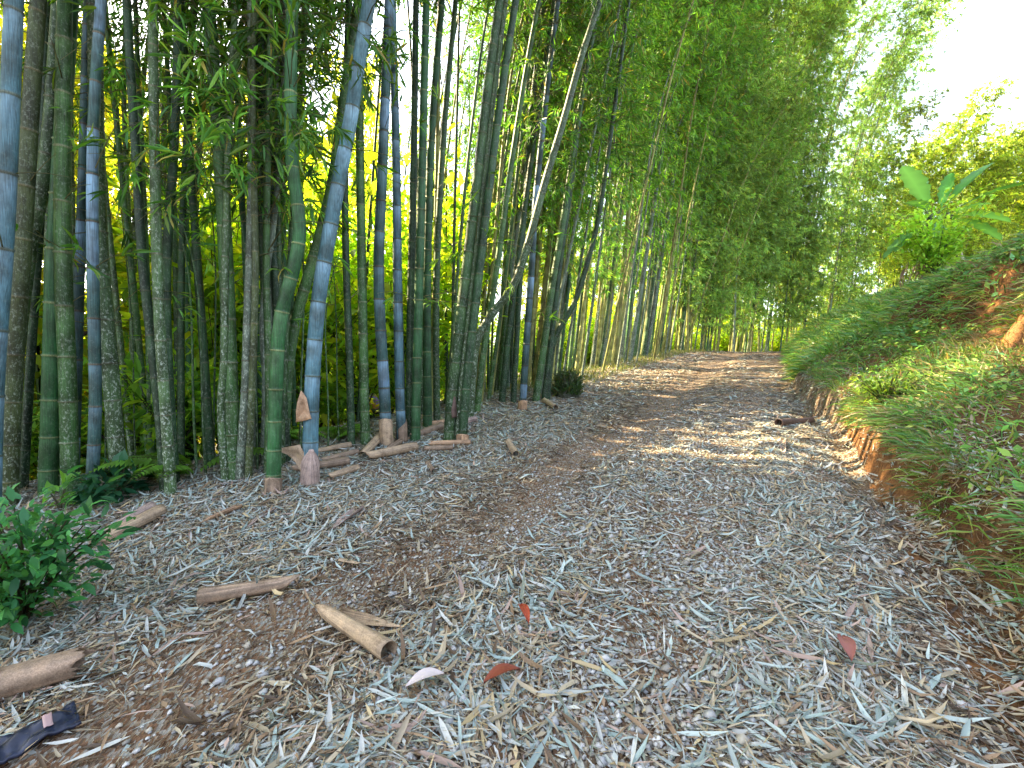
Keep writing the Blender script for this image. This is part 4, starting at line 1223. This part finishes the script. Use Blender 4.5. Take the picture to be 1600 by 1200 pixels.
def fern(seed):
    rng = np.random.default_rng(seed); g = Geo()
    for _ in range(11):
        a = rng.uniform(0, 6.28); L = rng.uniform(.4, .8); k = np.linspace(.1, 1, 22)
        ax = np.array([math.cos(a), math.sin(a), 0])
        mid = ax * (L * k)[:, None] + np.array([0, 0, 1.]) * (L * (1.1 * k - .95 * k * k))[:, None]
        S = np.cross(ax, [0, 0, 1.])
        for sg in (-1, 1):
            D = np.tile(S * sg + ax * .35 + np.array([0, 0, -.15]), (22, 1)); ln = L * .26 * np.sin(k * math.pi * .92 + .2).clip(.08)
            diamond_leaves(g, mid, D, np.tile(np.array([0, 0, 1.]), (22, 1)), ln, ln * .3, np.array([(.12, .28, .035)]) * rng.uniform(.6, 1.5, (22, 1)))
        twig_strips(g, mid[None, ::3], np.full((1, 8), .004), np.array([.08, .10, .03]))
    root = empty("fern", (0, 0, 0), LF[0], "fern", LF[1]); link("fronds", g.mesh("fronds", M_BROAD), root)
    return root
ferns = [fern(900 + i) for i in range(3)]
spots = []
for (u, v) in [(205, 740), (230, 720), (215, 690), (300, 745), (310, 715), (330, 690), (290, 700), (520, 690), (505, 665), (470, 690), (240, 680), (60, 740), (400, 690)]:
    q = on_ground(u, v); spots.append((q[0], q[1]))
scatter(ferns, spots, LF, rng, zs=(.8, 1.4), spread=3); prune(ferns)

# ------------------------------------------------------------------ person
def skin_body(name, verts, edges, radii, mat, parent, sub=2):
    me = bpy.data.meshes.new(name); me.from_pydata(verts, edges, []); me.materials.append(mat)
    o = link(name, me, parent)
    o.modifiers.new("skin", 'SKIN').use_smooth_shade = True
    for i, r in enumerate(radii): me.skin_vertices[0].data[i].radius = (r, r) if not isinstance(r, tuple) else r
    me.skin_vertices[0].data[0].use_root = True
    o.modifiers.new("sub", 'SUBSURF').levels = sub; o.modifiers["sub"].render_levels = sub
    return o

def build_person():
    Yp = 14.0
    foot = at_depth(586, 668, Yp)
    root = empty("person", foot, "person in a purple shirt and dark trousers stooping among the plants behind the culms", "person")
    skin = plain_material("skin_tone", (.30, .17, .11), .5, .3, .1)
    # facing left in the picture (-X), bent forward at the hips, knees bent
    V = [(.10, 0, .55), (.02, 0, .75), (-.08, 0, .95), (-.15, 0, 1.03), (-.19, -.01, 1.08), (-.23, -.01, 1.17), (-.25, -.01, 1.25),
         (.02, .10, .50), (-.16, .11, .44), (-.02, .12, .08), (-.15, .12, .04),
         (.02, -.10, .50), (-.18, -.11, .46), (0, -.12, .08), (-.13, -.12, .04),
         (-.06, .18, .95), (-.20, .22, .72), (-.36, .16, .58), (-.42, .14, .55),
         (-.06, -.18, .95), (-.18, -.22, .72), (-.34, -.17, .56), (-.40, -.15, .53)]
    E = [(0, 1), (1, 2), (2, 3), (3, 4), (4, 5), (5, 6), (0, 7), (7, 8), (8, 9), (9, 10), (0, 11), (11, 12), (12, 13), (13, 14),
         (2, 15), (15, 16), (16, 17), (17, 18), (2, 19), (19, 20), (20, 21), (21, 22)]
    R = [.12, .115, .12, .06, .05, .085, .075, .08, .062, .04, .03, .08, .062, .04, .03, .05, .038, .028, .03, .05, .038, .028, .03]
    for h, sgn in ((18, 1), (22, -1)):
        hx = V[h]
        for f in range(5):
            off = (f - 1.5) * .018
            i = len(V)
            if f < 4:
                V += [(hx[0] - .05, hx[1] + off, hx[2] - .03), (hx[0] - .075, hx[1] + off, hx[2] - .065 + .006 * abs(f - 1))]
            else:
                V += [(hx[0] - .01, hx[1] + sgn * -.04, hx[2] - .03), (hx[0] - .04, hx[1] + sgn * -.05, hx[2] - .05)]
            E += [(h, i), (i, i + 1)]; R += [.009, .008]
    skin_body("body", V, E, R, skin, root, 1)
    # face: nose, ears, eyes on the head looking down to the left
    g = Geo()
    for (c, r, col) in (((-.325, -.01, 1.17), .018, (.30, .17, .11)), ((-.235, .085, 1.18), .022, (.28, .15, .10)), ((-.235, -.105, 1.18), .022, (.28, .15, .10))):
        P = np.array(c) + np.array([(0, 0, z) for z in (-.02, -.01, 0, .01, .02)]); tube(g, P, r * np.array([.3, .85, 1, .85, .3]), np.array(col + (0,)), 8, cap=True)
    link("face", g.mesh("face", M_SHEATH, True), root)
    g = Geo()
    for c in ((-.308, .028, 1.205), (-.308, -.048, 1.205)):
        P = np.array(c) + np.array([(0, 0, z) for z in (-.008, 0, .008)]); tube(g, P, np.array([.004, .011, .004]), np.array((.02, .015, .01, 0)), 8, cap=True)
    link("eyes", g.mesh("eyes", M_SHEATH, True), root)
    shirt = plain_material("purple_cloth", (.20, .15, .55), .8, .2, .15, .2, 40)
    skin_body("shirt", [(.08, 0, .60), (.02, 0, .76), (-.08, 0, .95), (-.13, 0, 1.01), (-.06, .18, .95), (-.15, .21, .80), (-.06, -.18, .95), (-.14, -.21, .80)],
              [(0, 1), (1, 2), (2, 3), (2, 4), (4, 5), (2, 6), (6, 7)], [.135, .13, .14, .07, .066, .055, .066, .055], shirt, root)
    trou = plain_material("dark_cloth", (.035, .045, .04), .85, .2, .2, .2, 40)
    skin_body("trousers", [(.10, 0, .56), (.02, .10, .50), (-.15, .11, .44), (-.03, .12, .16), (.02, -.10, .50), (-.17, -.11, .46), (-.01, -.12, .16)],
              [(0, 1), (1, 2), (2, 3), (0, 4), (4, 5), (5, 6)], [.13, .095, .078, .06, .095, .078, .06], trou, root)
    hair = plain_material("dark_hair", (.015, .012, .01), .6, .4, .3)
    skin_body("hair", [(-.20, -.01, 1.16), (-.215, -.01, 1.24), (-.26, -.01, 1.27)], [(0, 1), (1, 2)], [.075, .088, .06], hair, root)
    boot = plain_material("teal_rubber", (.03, .14, .16), .4, .4, .15)
    for sy in (.12, -.12):
        skin_body("boot", [(-.01, sy, .24), (-.005, sy, .06), (-.14, sy, .035)], [(0, 1), (1, 2)], [.06, .055, .042], boot, root)
build_person()

# ------------------------------------------------------------------ camera, light, world
cam = bpy.data.cameras.new("camera"); cam.sensor_width = 36; cam.lens = F / 1600 * 36
cam.clip_start = .05; cam.clip_end = 600
co = bpy.data.objects.new("camera", cam); scene.collection.objects.link(co)
co.location = (0, 0, CAMZ); co.rotation_euler = (math.radians(90) + PITCH, 0, 0)
scene.camera = co

SUN_EL, SUN_AZ = math.radians(36), math.atan2(-.90, .42)      # azimuth measured from +Y towards +X
sd = Vector((math.sin(SUN_AZ) * math.cos(SUN_EL), math.cos(SUN_AZ) * math.cos(SUN_EL), math.sin(SUN_EL)))
sl = bpy.data.lights.new("sun", 'SUN'); sl.energy = 5.0; sl.angle = math.radians(.5); sl.color = (1, .80, .48)
so = bpy.data.objects.new("sun", sl); scene.collection.objects.link(so)
so.rotation_euler = (-sd).to_track_quat('-Z', 'Y').to_euler()

w = bpy.data.worlds.new("World"); scene.world = w; w.use_nodes = True
nt = w.node_tree; nt.nodes.clear()
wo = nt.nodes.new("ShaderNodeOutputWorld"); bg = nt.nodes.new("ShaderNodeBackground")
sky = nt.nodes.new("ShaderNodeTexSky"); sky.sky_type = 'NISHITA'; sky.sun_disc = False
sky.sun_elevation = SUN_EL; sky.sun_rotation = SUN_AZ; sky.dust_density = 3.0; sky.air_density = 1.0
hs = nt.nodes.new("ShaderNodeHueSaturation"); hs.inputs["Saturation"].default_value = .6
nt.links.new(sky.outputs[0], hs.inputs["Color"]); nt.links.new(hs.outputs[0], bg.inputs[0])
bg.inputs[1].default_value = .15
nt.links.new(bg.outputs[0], wo.inputs[0])

scene.view_settings.view_transform = 'Standard'; scene.view_settings.look = 'None'
scene.view_settings.exposure = 3.05; scene.view_settings.gamma = 1.0
scene.render.engine = 'CYCLES'
cy = scene.cycles
cy.max_bounces = 6; cy.diffuse_bounces = 4; cy.glossy_bounces = 2; cy.transmission_bounces = 5; cy.transparent_max_bounces = 4
cy.use_denoising = True
